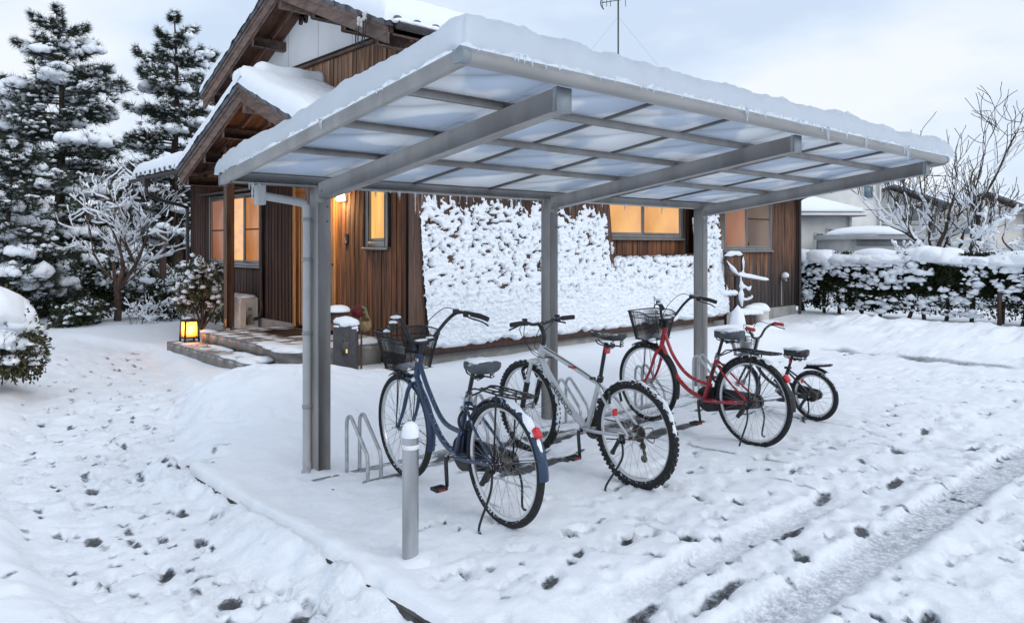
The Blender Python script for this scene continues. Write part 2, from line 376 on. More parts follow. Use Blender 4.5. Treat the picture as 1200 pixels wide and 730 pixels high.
# ------------------------------------------------------------------ ground: one sheet of snow, asphalt showing where feet and wheels wore through
def axis(a, b, step, lo, hi, g=1.035):
    d = list(np.arange(a, b, step)); s = step; x = d[-1]
    while x < hi: s *= g; x += s; d.append(x)
    s = step; x = a; l = []
    while x > lo: s *= g; x -= s; l.append(x)
    return np.array(l[::-1] + d)
gx = axis(.45, 8.0, .027, -500, 700); gy = axis(1.0, 7.3, .027, -500, 700)
GX, GY = np.meshgrid(gx, gy, indexing='ij')
def path_mid(Y): return np.interp(Y, [1, 3, 6, 8, 10, 12, 16], [1.30, 1.28, 1.45, 2.05, 2.5, 2.8, 2.2])
def path_half(Y): return np.interp(Y, [1, 3, 6, 8, 10, 12, 16], [.62, .62, .75, .85, .95, .9, .6])
def height(X, Y):
    far = 1 - sm(25, 60, np.hypot(X - 5, Y - 5))
    n1 = fbm2(X, Y, .7, 3, 3.1); n2 = fbm2(X, Y, 2.6, 3, 8.7); n3 = fbm2(X, Y, 9.0, 3, 5.5); n4 = fbm2(X, Y, 24.0, 2, 1.9)
    z = .03 + (.035 * n1 + .016 * n2) * far
    wob = .10 * n2 + .05 * n3
    # path: trodden, lower
    pm = 1 - sm(.75, 1.1, np.abs(X - path_mid(Y) + wob) / path_half(Y)); pm = pm * sm(1.0, 3.1, Y) * (1 - sm(13, 16, Y))
    pm = np.where((Y < 5.4), np.minimum(pm, np.where(X > 1.84 + .02 * n3, 0, 1)), pm)
    # drive: in front of the shelter
    dm = (1 - sm(2.05, 2.5, Y + .35 * n1 + .12 * n2)) * sm(1.3, 2.1, X)
    dm2 = sm(7.6, 8.4, X) * (1 - sm(4.6, 5.8, Y + .3 * n1)) * (1 - sm(11.6, 12.4, X + .2 * n2)); dm = np.maximum(dm, dm2)
    # under the roof
    sh = sm(1.86, 2.1, X) * (1 - sm(7.3, 8.0, X)) * sm(2.0, 2.6, Y) * (1 - sm(4.7, 5.3, Y))
    # banks
    z = z + .07 * sm(1.25, .25, X + 1.6 * wob) * (1 - sm(6.8, 8.2, Y)) + .10 * sm(7.5, 9, Y) * (1 - sm(path_mid(Y) - path_half(Y) - .5, path_mid(Y) - path_half(Y), X))
    z = z + .22 * np.exp(-(((X - 3.3) / .85) ** 2 + ((Y - 7.1) / 1.0) ** 2)) + .07 * n2 * np.exp(-(((X - 3.3) / 1.2) ** 2 + ((Y - 7.) / 1.2) ** 2))
    z = z + .10 * sm(4.9, 6.2, Y) * sm(2.3, 2.9, X) * (1 - sm(7.3, 7.6, Y)) * (1 - sm(11, 13, X))
    z = z + (.20 + .14 * n2 + .10 * n3) * sm(12.2, 12.9, X + .35 * n1) * (1 - sm(14.6, 15.4, X)) * (1 - sm(6.2, 7.6, Y)) * (.65 + .6 * n1)
    z = z + .06 * sm(13.5, 15.0, X) * (1 - sm(8, 9, Y)) * (1 - sm(20, 24, X))
    z = z + .16 * np.exp(-(((X - 10.6) / .9) ** 2 + ((Y - 6.4) / .6) ** 2))
    z = z - pm * (.095 - .017 * n3 - .010 * n4 - .014 * n2)
    z = z - dm * (.05 - .016 * n3 - .012 * n4 - .012 * n2)
    z = z - sh * (.022 - .013 * n3 - .009 * n4)
    # soft lip of snow over the kerb
    ln = np.exp(-((X - 1.90 - .03 * n2) / .07) ** 2) * (Y < 5.3) * (Y > 1.6); z = z + .018 * ln * (1 + .8 * n3)
    # snow pushed up against the kerb foot, uneven
    rp = sm(1.55, 1.81, X) * (X <= 1.825) * (Y < 5.6) * (Y > 1.0); z = z + rp * np.clip(.095 + .10 * n2 + .05 * n3, 0, .105) * (.35 + .65 * sm(2.6, 3.2, Y))
    return z, pm, dm, sh
GZ, PM, DM, SH = height(GX, GY)
BARE = np.zeros_like(GZ); GREY = np.zeros_like(GZ)
def stamp(x, y, ang, a, b, depth, bare, rim=.25):
    R = max(a, b) * 1.7
    i0, i1 = np.searchsorted(gx, (x - R, x + R)); j0, j1 = np.searchsorted(gy, (y - R, y + R))
    if i1 <= i0 or j1 <= j0: return
    X, Y = GX[i0:i1, j0:j1] - x, GY[i0:i1, j0:j1] - y; c, s_ = math.cos(ang), math.sin(ang)
    u, w = (X * c + Y * s_) / a, (-X * s_ + Y * c) / b
    r = np.sqrt(u * u + w * w) + .22 * fbm2(GX[i0:i1, j0:j1], GY[i0:i1, j0:j1], 22, 2, x * 3.1)
    GZ[i0:i1, j0:j1] += -depth * (1 - sm(.7, 1.0, r)) + rim * depth * np.exp(-((r - 1.12) / .16) ** 2)
    BARE[i0:i1, j0:j1] = np.maximum(BARE[i0:i1, j0:j1], bare * (1 - sm(.35, .95, r)))
rg = np.random.default_rng(21)
def step(x, y, ang, side, depth, bare):
    """one boot print: sole and heel"""
    c, s_ = math.cos(ang), math.sin(ang); x, y = x - s_ * side, y + c * side; t = ang - .12 * np.sign(side)
    stamp(x + .045 * math.cos(t), y + .045 * math.sin(t), t, .085, .046, depth, bare, .35); stamp(x - .085 * math.cos(t), y - .085 * math.sin(t), t, .048, .038, depth * 1.15, bare, .35)
def trail(x, y, ang, n, stride, fol=None):
    for k in range(n):
        if fol is not None: x = path_mid(y) + fol * path_half(y); ang = math.atan2(1, (path_mid(y + .5) - path_mid(y - .5)) + fol * (path_half(y + .5) - path_half(y - .5)))
        if not (y < 5.45 and 1.70 < x < 2.0): step(x + rg.normal(0, .025), y + rg.normal(0, .025), ang + rg.normal(0, .12), .085 * (1 if k % 2 else -1), rg.uniform(.010, .028), rg.choice([0, .15, .3, .4, .5, .6]))
        x += stride * math.cos(ang); y += stride * math.sin(ang); ang += rg.normal(0, .05)
for fol in (-.75, -.5, -.28, -.05, .15, .35, .6): trail(0, rg.uniform(1.4, 1.9), 0, 32, rg.uniform(.30, .37), fol)
for (x, y, an, n) in ((2.1, 1.9, .12, 22), (8.2, 2.25, 3.1, 20), (2.4, 1.25, .05, 24), (9.5, 1.9, 3.25, 22), (2.0, 2.4, .25, 10), (3.2, 1.3, 1.1, 6), (5.2, 1.2, 1.3, 6), (4.5, 2.9, -.9, 5), (6.2, 1.3, 1.5, 7), (7.4, 2.9, -.5, 9), (8.5, 4.0, -.8, 10), (9.6, 1.6, 1.4, 8), (2.2, 2.9, -.4, 5), (6.8, 2.7, -.3, 9), (10.6, 4.4, -2.2, 10), (9.0, 5.0, -.2, 8)): trail(x, y, an, n, rg.uniform(.31, .40))
for k in range(1100):                      # scuffs and small hollows
    if k % 2: x = rg.uniform(2.0, 10.5); y = rg.uniform(1.1, 2.8) if x < 7.5 else rg.uniform(.8, 4.8)
    else:
        y = rg.uniform(1.5, 12.0); x = path_mid(y) + rg.normal(0, .5) * path_half(y)
        if y < 5.4 and x > 1.70: continue
    stamp(x, y, rg.uniform(0, 3), rg.uniform(.03, .09), rg.uniform(.02, .05), rg.uniform(.004, .016), rg.choice([0, 0, 0, .2, .3, .45]))
for (x, y, a, l, w, b) in [(2.55, 2.0, .15, .26, .06, .62), (2.98, 1.86, .1, .34, .06, .62), (3.3, 2.03, .3, .10, .05, .7), (2.75, 1.55, .3, .14, .06, .6), (3.9, 2.0, 0, .2, .05, .8),
                           (3.35, 2.3, .5, .10, .05, .9), (2.45, 2.42, .5, .12, .05, .8), (4.6, 2.15, .2, .22, .06, .6), (1.35, 3.35, 1.4, .10, .07, .95), (1.25, 3.9, 1.2, .13, .06, .85), (1.5, 3.0, .9, .16, .07, .8),
                           (1.42, 2.75, .4, .13, .07, .9), (1.1, 4.6, 1.4, .14, .06, .7), (1.6, 4.7, 1.6, .12, .05, .7), (1.3, 5.5, 1.5, .15, .07, .6), (3.45, 1.15, .3, .18, .06, .6), (4.5, 1.0, .1, .3, .06, .7),
                           (5.2, 1.95, .1, .2, .06, .8), (5.9, 2.2, .3, .12, .07, .75), (6.6, 1.9, 0, .2, .05, .7), (4.2, 1.75, .2, .12, .06, .8), (3.6, 1.8, .4, .10, .06, .8), (3.1, 2.5, .6, .10, .04, .8), (4.1, 2.45, .9, .09, .05, .7), (4.9, 2.5, .3, .16, .04, .7), (5.6, 1.2, .1, .25, .06, .6), (3.0, 1.3, .2, .2, .08, .8), (6.9, 2.35, .2, .16, .05, .7), (1.85, 5.35, .2, .12, .06, .95), (2.0, 5.3, .8, .07, .04, .9), (2.55, 3.2, .4, .05, .03, .6)]:
    stamp(x, y, a, l, w, .024, b)
for k in range(90):                        # knocked-about snow of the mound and its skirts
    stamp(rg.uniform(2.2, 4.6), rg.uniform(5.1, 8.1), rg.uniform(0, 3), rg.uniform(.06, .22), rg.uniform(.04, .12), rg.uniform(-.015, .030), 0, .3)
for k in range(60): stamp(rg.uniform(11.6, 15.0), rg.uniform(2.0, 7.0), rg.uniform(0, 3), rg.uniform(.1, .3), rg.uniform(.06, .2), rg.uniform(-.05, .03), 0, .3)
# car wheel ruts along the drive
def rut(y0, w, depth, bare, x0, x1, bend=0.0, seed=0.0):
    yc = y0 + bend * np.sin(GX * .35 + seed); m = sm(x0, x0 + .8, GX) * (1 - sm(x1 - .8, x1, GX))
    dd = (GY - yc) / w; k = np.exp(-(dd + .12 * fbm2(GX, GY, 9, 2, seed + 8)) ** 8) * m
    tread = .5 + .5 * np.sin(GX * 75 + 5 * np.abs(dd) + 2.5 * fbm2(GX, GY, 5, 2, 3)) * (np.abs(dd) < .85)
    n = fbm2(GX, GY, 3.0, 3, seed + 2); n5 = fbm2(GX, GY, 16.0, 2, seed + 4)
    GZ[:] = GZ * (1 - .75 * k) + k * (-.03) - k * depth + .007 * m * np.exp(-((np.abs(dd) - 1.35) / .3) ** 2) * (1 + n)
    GREY[:] = np.maximum(GREY, np.clip(k * bare * (.80 + .30 * n + .25 * n5 + .07 * (tread - .5)), 0, 1)); BARE[:] = np.maximum(BARE, .30 * k * bare * np.clip(.5 + n + .5 * n5, 0, 1.2))
rut(1.56, .125, .008, .90, 1.2, 14, .03, 1.0)
rut(.72, .10, .008, .55, 1.5, 14, .05, 4.0)
rut(2.02, .085, .008, .55, 2.2, 5.0, .10, 7.0)
# wheel lines left by the bicycles and worn asphalt around the racks
for xb, w in ((2.88, .03), (3.98, .045), (5.42, .03), (6.48, .03), (3.3, .025), (4.6, .03), (5.0, .03), (6.0, .03)):
    xc = xb + .06 * np.sin(GY * 1.7 + xb); k = np.exp(-((GX - xc) / w) ** 2) * sm(1.9, 2.3, GY) * (1 - sm(4.4, 4.6, GY))
    GZ -= .012 * k * (.6 + .8 * fbm2(GX, GY, 4, 2, xb)); BARE = np.maximum(BARE, .45 * k * sm(-.1, .3, fbm2(GX, GY, 3, 3, xb + 3)))
wz = sm(3.0, 3.4, GX) * (1 - sm(6.3, 7.0, GX)) * sm(3.35, 3.8, GY) * (1 - sm(4.35, 4.6, GY))
n6 = fbm2(GX * .45 + GY * .25, GY * 1.9 - GX * .2, 3.2, 4, 6.6); bz = wz * sm(.02, .22, n6); BARE = np.maximum(BARE, .9 * bz); GZ -= .016 * bz
# strip cleared to the drain grating beyond the drive
st = np.exp(-((GX - 11.3 - .05 * np.sin(GY)) / .30) ** 4) * sm(1.0, 2.0, GY) * (1 - sm(5.0, 5.6, GY)); n7 = fbm2(GX * .5, GY, 2.6, 3, 9.9)
GZ -= st * .05; BARE = np.maximum(BARE, .5 * st * sm(-.15, .35, n7))
pk = fbm2(GX, GY, 7.0, 4, 2.4)
GREY = np.maximum(GREY, np.clip((PM * .26 + DM * .24 + SH * .14) * (.45 + 1.3 * pk), 0, .6))      # trodden, packed snow is greyer
gm, nn, ll, b = nodes('snow_ground')
g = nn.new('ShaderNodeNewGeometry'); P = g.outputs['Position']
at = nn.new('ShaderNodeAttribute'); at.attribute_name = 'bare'
na = noise(nn, ll, P, 38, 6, .72); nb = noise(nn, ll, P, 120, 3, .6)
edge = math_(nn, ll, 'ADD', at.outputs['Fac'], math_(nn, ll, 'MULTIPLY', math_(nn, ll, 'SUBTRACT', na, .5), 2.1))
fb = ramp(nn, ll, edge, .40, .72)
asp = mixc(nn, ll, ramp(nn, ll, nb, .35, .65), (.030, .031, .034), (.085, .087, .092))
at2 = nn.new('ShaderNodeAttribute'); at2.attribute_name = 'grey'
slush = mixc(nn, ll, math_(nn, ll, 'MAXIMUM', ramp(nn, ll, at.outputs['Fac'], .10, .55), math_(nn, ll, 'MULTIPLY', at2.outputs['Fac'], ramp(nn, ll, na, .28, .62))), SNOWC, (.25, .275, .31))
ll.new(mixc(nn, ll, fb, slush, asp), b.inputs['Base Color'])
ll.new(math_(nn, ll, 'SUBTRACT', .68, math_(nn, ll, 'MULTIPLY', fb, .25)), b.inputs['Roughness']); b.inputs['Specular IOR Level'].default_value = .25
bp = nn.new('ShaderNodeBump'); bp.inputs['Strength'].default_value = .55; bp.inputs['Distance'].default_value = .016
ll.new(math_(nn, ll, 'ADD', math_(nn, ll, 'ADD', noise(nn, ll, P, 14, 5, .6), math_(nn, ll, 'MULTIPLY', nb, .25)), math_(nn, ll, 'MULTIPLY', fb, -.7)), bp.inputs['Height']); ll.new(bp.outputs['Normal'], b.inputs['Normal'])
mb = MB(); mb.grid(np.stack([GX, GY, GZ], -1)); ground = mb.build('snow_ground', gm, smooth=True)
tag(ground, 'snow covering the path, the drive and the yard', None, None, 'structure')
a = ground.data.attributes.new('bare', 'FLOAT', 'POINT'); a.data.foreach_set('value', BARE.astype(np.float32).ravel())
a = ground.data.attributes.new('grey', 'FLOAT', 'POINT'); a.data.foreach_set('value', GREY.astype(np.float32).ravel())
def gz(x, y):
    i = np.clip(np.searchsorted(gx, x), 1, len(gx) - 1); j = np.clip(np.searchsorted(gy, y), 1, len(gy) - 1)
    i = i if abs(gx[i] - x) < abs(gx[i - 1] - x) else i - 1; j = j if abs(gy[j] - y) < abs(gy[j - 1] - y) else j - 1
    return float(GZ[i, j])
# kerb between path and shelter floor: stones, mostly buried
kerb = MB(); kerb.box(1.835, 1.93, 1.2, 5.3, -.25, -.03); kerb = kerb.build('kerb', 'kerb_stone'); tag(kerb, 'dark stone kerb half buried along the path', None, None, 'structure')
OFF[kerb.name] = np.zeros(3)
for k in range(7):
    y0 = 1.2 + k * .6; MB().box(1.808 + RNG.uniform(-.008, .008), 1.925, y0 + .006, y0 + .594, -.22, -.004 + RNG.uniform(-.008, .008), .012).build('kerb_stone', 'kerb_stone', kerb)

# ------------------------------------------------------------------ bicycle shelter
PX = (2.52, 4.76, 7.12); YP, ZB, SLP, YFB = 4.71, 1.855, .135, 2.42
XL, XR, YF, YR = 1.866, 7.41, 2.318, 4.80
def zb(y): return ZB + SLP * (YP - y)
shel = empty('bike_shelter', (4.76, YP, 0), 'grey aluminium bicycle shelter with three posts and a clear panel roof under snow', 'shelter')
for i, x in enumerate(PX):
    z0 = gz(x, YP) - .12
    p = MB().box(x - .05, x + .05, YP - .06, YP + .06, z0, zb(YP) + .10, .006).build('post', 'alu', shel)
    MB().box(x - .053, x + .002, YP - .064, YP - .058, zb(YP) - .02, zb(YP) + .105).build('bracket', 'alu_light', p)
    for dz in (-.045, -.145):
        MB().cyl((x + .022, YP - .0655, zb(YP) + dz), (x + .022, YP - .055, zb(YP) + dz), .006, 8).build('bolt', 'bolt', p)
    y0, y1 = YP - .058, YFB
    w = .046
    poly = [(x - w, y0, zb(y0)), (x - w, y1, zb(y1)), (x - w, y1, zb(y1) + .105), (x - w, y0, zb(y0) + .105)]
    bm = MB().prism(poly, (2 * w, 0, 0)).build('beam', 'alu', shel)
    MB().prism([(x - w - .004, y1 + .004, zb(y1) - .005), (x - w - .004, y1 - .022, zb(y1 - .022) - .005), (x - w - .004, y1 - .022, zb(y1 - .022) + .108), (x - w - .004, y1 + .004, zb(y1) + .108)], (2 * w + .008, 0, 0)).build('beam_end_cap', 'alu_cap', bm)
    MB().cyl((x - w - .004, y0 - .05, zb(y0) + .05), (x - w + .004, y0 - .05, zb(y0) + .05), .006, 8).build('bolt', 'bolt', bm)
# rear header with gutter, purlins, verge and front fascia
MB().box(XL + .02, XR - .02, YP - .055, YP + .085, zb(YP) + .088, zb(YP) + .150, .006).build('rear_header', 'alu', shel)
MB().box(XL + .03, XR - .03, YP - .03, YP + .1, zb(YP) + .152, zb(YP) + .20, .01).build('gutter', 'alu_light', shel)
rows = [4.655, 3.94, 3.37, 2.80, 2.36]
for y in rows[1:4]:
    MB().beam((XL + .04, y, zb(y) + .127), (XR - .04, y, zb(y) + .127), .055, .042, up=(0, -SLP, 1), ch=.004).build('purlin', 'alu', shel)
# bullnosed front fascia: profile swept along x
pf = [(.02, .098), (-.020, .098), (-.036, .108), (-.042, .124), (-.040, .142), (-.030, .158), (-.004, .168), (.03, .168), (.03, .145), (.012, .135)]
MB().prism([(XL + .03, YF + .045 + a_, zb(YF) + b_) for a_, b_ in pf], (XR - XL - .06, 0, 0)).build('front_fascia', 'alu_light', shel, 'auto')
for (xa, sg) in ((XL, 1), (XR, -1)):
    prof = [(.0, .090), (.0, .145), (.012, .165), (.045, .168), (.05, .12), (.03, .090)]
    MB().prism([(xa + sg * a_, YR, zb(YR) + b_) for a_, b_ in prof], (0, YF + .03 - YR, -SLP * (YF + .03 - YR))).build('verge_fascia', 'alu', shel, 'auto')
    cp = [(xa - sg * .004 + sg * a_, YF + .045 + 1.06 * b_, zb(YF) + .133 + 1.06 * (c_ - .133)) for (a_, (b_, c_)) in [(0, q) for q in pf[:8]]]
    MB().prism(cp, (sg * .045, 0, 0)).build('corner_cap', 'alu_cap', shel, 'auto')
    MB().prism([(xa + sg * a_ - sg * .003, YR, zb(YR) + b_) for a_, b_ in [(0, .085), (0, .17), (.056, .172), (.056, .085)]], (0, .016, 0)).build('verge_end_cap', 'alu_cap', shel)
cols = [XL + .045] + [PX[0]] + [PX[0] + (PX[1] - PX[0]) * k / 3 for k in (1, 2)] + [PX[1]] + [PX[1] + (PX[2] - PX[1]) * k / 3 for k in (1, 2)] + [PX[2]] + [XR - .045]
# clear corrugated sheet, frosted; pale patches in its colour imitate light through thin snow
pm_, nn, ll, b = nodes('roof_panel'); nn.remove(b)
g = nn.new('ShaderNodeNewGeometry'); oi = nn.new('ShaderNodeObjectInfo')
mp = nn.new('ShaderNodeMapping'); mp.inputs['Scale'].default_value = (1, 1, 1); ll.new(g.outputs['Position'], mp.inputs['Vector'])
f1 = ramp(nn, ll, noise(nn, ll, mp.outputs['Vector'], 2.2, 2, .4), .47, .54); f2 = ramp(nn, ll, noise(nn, ll, mp.outputs['Vector'], 60, 3), .45, .7)
tr = nn.new('ShaderNodeBsdfTranslucent'); df = nn.new('ShaderNodeBsdfDiffuse'); gl = nn.new('ShaderNodeBsdfGlossy'); m1 = nn.new('ShaderNodeMixShader'); m2 = nn.new('ShaderNodeMixShader')
ll.new(mixc(nn, ll, f1, (.80, .85, .92), (.99, .99, .99)), tr.inputs['Color']); ll.new(mixc(nn, ll, f1, (.66, .72, .80), (.92, .94, .96)), df.inputs['Color'])
gl.inputs['Roughness'].default_value = .25; gl.inputs['Color'].default_value = (.9, .9, .9, 1)
m1.inputs[0].default_value = .68; ll.new(tr.outputs[0], m1.inputs[2]); ll.new(df.outputs[0], m1.inputs[1])
fr = nn.new('ShaderNodeFresnel'); fr.inputs['IOR'].default_value = 1.3; ll.new(math_(nn, ll, 'MULTIPLY', fr.outputs[0], .5), m2.inputs[0]); ll.new(m1.outputs[0], m2.inputs[1]); ll.new(gl.outputs[0], m2.inputs[2]); ll.new(m2.outputs[0], nn['Material Output'].inputs['Surface'])
for i in range(len(cols) - 1):
    for j in range(4):
        x0, x1, ya, yb = cols[i] + .004, cols[i + 1] - .004, rows[j] - .003, rows[j + 1] + .003
        MB().prism([(x0, ya, zb(ya) + .152), (x1, ya, zb(ya) + .152), (x1, yb, zb(yb) + .152), (x0, yb, zb(yb) + .152)], (0, 0, .004)).build('roof_panel', 'roof_panel', shel)
for x in cols[2:4] + cols[5:7]:
    o = MB(); o.beam((x, rows[0], zb(rows[0]) + .146), (x, rows[-1], zb(rows[-1]) + .146), .030, .012, up=(0, 0, 1)).build('joint_bar', 'alu_dark', shel)
    MB().beam((x, rows[0], zb(rows[0]) + .138), (x, rows[-1], zb(rows[-1]) + .138), .008, .008, up=(0, 0, 1)).build('joint_rib', 'alu_light', shel)
# rain pipe: hopper, cross pipe, down pipe
dp = MB(); px0, dpx = 2.10, 2.43
dp.box(px0 - .03, px0 + .03, YP - .01, YP + .05, zb(YP) - .045, zb(YP) + .09, .006)
pth = spline([(px0 + .02, YP + .02, zb(YP) + .015), (dpx - .07, YP + .02, zb(YP) - .015), (dpx - .012, YP + .02, zb(YP) - .035), (dpx, YP + .02, zb(YP) - .10), (dpx, YP + .02, 1.2)], 6)
dp.tube(pth, .027, 12); dp.cyl((dpx, YP + .02, 1.21), (dpx, YP + .02, .06), .027, 12); dp.tube(spline([(dpx, YP + .02, .08), (dpx, YP + .015, .03), (dpx - .03, YP - .02, .012)], 4), .029, 10)
dpo = dp.build('rain_pipe', 'pvc', shel, 'auto')
for z in (1.72, 1.45, .95, .45): 
    c = MB(); c.tube([(dpx, YP + .02, z - .012), (dpx, YP + .02, z + .012)], .031, 12); c.box(dpx + .02, PX[0] - .045, YP + .01, YP + .03, z - .009, z + .009); c.build('pipe_clip', 'alu', dpo)
# icicles under the rear header and off the front snow
ri = np.random.default_rng(5)
icm, nn, ll, b = nodes('ice'); b.inputs['Base Color'].default_value = (.9, .95, 1, 1); b.inputs['Roughness'].default_value = .08; b.inputs['Transmission Weight'].default_value = .75; b.inputs['IOR'].default_value = 1.31
def icicle(parent, x, y, z, L, r):
    k = np.linspace(0, 1, 7); rr = r * (1 - k) ** .8 * (1 + .18 * np.sin(k * 17 + x * 40)) + .0008
    P = np.stack([x + .004 * k * ri.normal() + 0 * k, y + 0 * k, z + .004 - L * k], 1); MB().tube(P, rr, 7).build('icicle', 'ice', parent, True)
for x in np.sort(ri.uniform(XL + .1, PX[1] - .12, 26)):
    if abs(x - px0) < .05 or abs(x - PX[0]) < .09: continue
    icicle(shel, x, YP - .045, zb(YP) + .09, abs(ri.normal(.0, .05)) + .015, ri.uniform(.003, .006))
for x, L in ((2.02, .13), (2.0, .05), (2.065, .03), (3.28, .17), (3.14, .07), (2.93, .06), (4.98, .11), (5.42, .05), (6.35, .09), (6.1, .05), (5.75, .07)): icicle(shel, x, YP - .05, zb(YP) + .09, L, .008)

# ------------------------------------------------------------------ snow lying on sloping things
def snow_slab(name, O, U, V, nu, nv, th, mat='roof_snow', edge=.12, hang=.03, amp=.02, seed=0.0, parent=None, label=None, cat='snow', skirt=.03, lump=1.2):
    """blanket on the parallelogram O + u U + v V; thickness th, rounded edges that lip over"""
    O, U, V = (np.array(k, float) for k in (O, U, V)); lu, lv = np.linalg.norm(U), np.linalg.norm(V)
    # ring coordinates: denser at edges
    def ax(n, L):
        e = np.linspace(0, 1, 9) ** 1.8 * edge; mid = np.linspace(edge, L - edge, n)[1:-1]; return np.concatenate([e, mid, L - e[::-1]])
    a, c = ax(nu, lu), ax(nv, lv); A, C = np.meshgrid(a, c, indexing='ij')
    d = np.minimum(np.minimum(A, lu - A), np.minimum(C, lv - C)); t = np.clip(d / edge, 0, 1); prof = np.sqrt(np.clip(1 - (1 - t) ** 2, 0, 1))
    P = O + (A / lu)[..., None] * U + (C / lv)[..., None] * V
    n = fbm(P * lump + seed, 4); n2 = fbm(P * lump * 7 + seed, 3)
    z = th * prof * (1 + .22 * n) + amp * n2 * (.3 + prof) + amp * .45 * fbm(P * lump * 24 + seed, 2)
    # edge wobble and lip
    ew = hang * (.6 + 1.0 * fbm(P * 6 + seed + 5, 3)) * (1 - t)
    du = np.where(A < lu / 2, -1, 1) * (np.minimum(A, lu - A) <= d + 1e-9); dv = np.where(C < lv / 2, -1, 1) * (np.minimum(C, lv - C) <= d + 1e-9)
    P = P + (ew * du)[..., None] * (U / lu) + (ew * dv)[..., None] * (V / lv); P[..., 2] += z
    # skirt: fold the rim under
    rim = (A == 0) | (A == lu) | (C == 0) | (C == lv)
    P[rim, 2] -= skirt * (.3 + 1.6 * np.clip(fbm(P[rim] * 14 + seed, 3) + .35, 0, 2))
    mb = MB(); mb.grid(P); o = mb.build(name, mat, parent, True)
    if label: tag(o, label, cat)
    return o
ux = XR - XL
rs = snow_slab('roof_snow', (XL - .012, YF - .012, zb(YF) + .168), (ux + .024, 0, 0), (0, YR - YF + .02, -SLP * (YR - YF + .02)), 300, 150, .165, edge=.13, hang=.024, amp=.026, seed=3.3,
               label='thick blanket of snow lying on the bicycle shelter roof', skirt=.012)
for x in ri.uniform(XL + .05, XR - .05, 70): icicle(rs, x, YF - .008, zb(YF) + .166, ri.uniform(.012, .04), ri.uniform(.003, .006))
for y in ri.uniform(YF, YR, 26): icicle(rs, XL - .012, y, zb(y) + .164, ri.uniform(.008, .022), ri.uniform(.003, .006))
for x, L in ((3.98, .09), (3.965, .05), (5.0, .08), (5.02, .12), (5.3, .06), (5.62, .10), (5.64, .09), (6.35, .09), (6.42, .13), (6.44, .12), (6.39, .05), (4.93, .05), (2.4, .03), (6.02, .03)):
    icicle(rs, x, YF - .006, zb(YF) + .165, L, .0075)
icicle(rs, XL - .008, 3.47, zb(3.47) + .16, .06, .010)
for y in (2.95, 2.90, 4.3): icicle(rs, XL - .006, y, zb(y) + .16, .018, .006)

# ------------------------------------------------------------------ bicycle racks: two rails with pairs of bent hoops
rack = empty('bike_rack', (4.7, 4.35, 0), 'low steel bicycle rack of bent hoops on two snowy ground rails', 'rack')
for y in (4.50, 4.235):
    MB().box(2.35, 7.0, y - .022, y + .022, -.03, .014 if y > 4.4 else .018, .004).build('rail', 'steel_rack', rack)
for xc in (2.655, 3.68, 4.70, 5.76, 6.72):
    for s_ in (-.05, .05):
        x = xc + s_ * 1.0
        k = [(x, 4.50, .0), (x, 4.50, .20), (x, 4.50, .34), (x, 4.485, .385), (x, 4.455, .40), (x, 4.42, .375), (x, 4.27, .215), (x, 4.245, .18), (x, 4.235, .13), (x, 4.235, .0)]
        MB().tube(spline(k, 5), .0125, 10).build('hoop', 'steel_rack', rack, True)
# ------------------------------------------------------------------ bollard
bx, by = 2.11, 3.04; bz0 = gz(bx, by)
bol = empty('bollard', (bx, by, bz0), 'stainless steel bollard capped with snow at the platform edge', 'bollard')
MB().lathe([(0, -.15), (.040, -.15), (.040, .60), (.038, .628), (.03, .645), (.0, .65)], 40, (bx, by, bz0)).build('post', 'steel', bol, 'auto')
MB().lathe([(.0402, .535), (.0415, .537), (.0415, .555), (.0402, .557)], 40, (bx, by, bz0)).build('reflective_band', 'band', bol, 'auto')
MB().lathe([(.0415, .592), (.0425, .605), (.041, .630), (.032, .653), (.018, .664), (0, .668)], 28, (bx, by, bz0)).build('snow_cap', 'snow', bol, True)
sk = MB()
th = np.linspace(0, 2 * math.pi, 41); rr = np.linspace(.036, .22, 12); TH, RR = np.meshgrid(th, rr, indexing='ij')
zz = bz0 + .016 * np.exp(-((RR - .05) / .06) ** 2) * (1 + .7 * np.sin(TH + 2)) - .03 * sm(.1, .22, RR)
sk.grid(np.stack([bx + RR * np.cos(TH), by + RR * np.sin(TH), zz + .004 * fbm2(RR * np.cos(TH), RR * np.sin(TH), 20, 2, 1)], -1)); sk.build('snow_drift', 'snow', bol, True)
# ------------------------------------------------------------------ the house
emat('pane_warm', (.80, .42, .13), .80, (.62, .26, .08), (1, 1, .8), 1.5, .3)
emat('pane_yellow', (.95, .56, .15), .88, (.72, .36, .08), (1, 3, .4), 2.2, .2)
emat('pane_orange', (.62, .22, .045), .62, (.42, .14, .03), (1, 1, .5), 3.0, .45)
emat('pane_bright', (.95, .46, .14), .85, (.60, .36, .24), (1, 1.0, 2.2), 3.2, .5)
emat('pane_dim', (.40, .12, .045), .50, (.30, .10, .05), (1, 1, .6), 2.5, .5)
emat('pane_dark', (.20, .10, .07), .30, (.12, .07, .06), (1, 1, .6), 2.5, .6)
emat('lamp_glass', (1.0, .74, .38), 7.0)
emat('bulb', (1.0, .62, .25), 14.0)
hm, nn, ll, b = nodes('wood_weather')          # bare cedar, silvered and stained dark from the splash zone up
g = nn.new('ShaderNodeNewGeometry'); oi = nn.new('ShaderNodeObjectInfo'); sx = nn.new('ShaderNodeSeparateXYZ'); ll.new(g.outputs['Position'], sx.inputs[0])
mp = nn.new('ShaderNodeMapping'); mp.inputs['Scale'].default_value = (13, 13, .8); ll.new(g.outputs['Position'], mp.inputs['Vector'])
mp2 = nn.new('ShaderNodeMapping'); mp2.inputs['Scale'].default_value = (7, 7, .5); ll.new(g.outputs['Position'], mp2.inputs['Vector'])
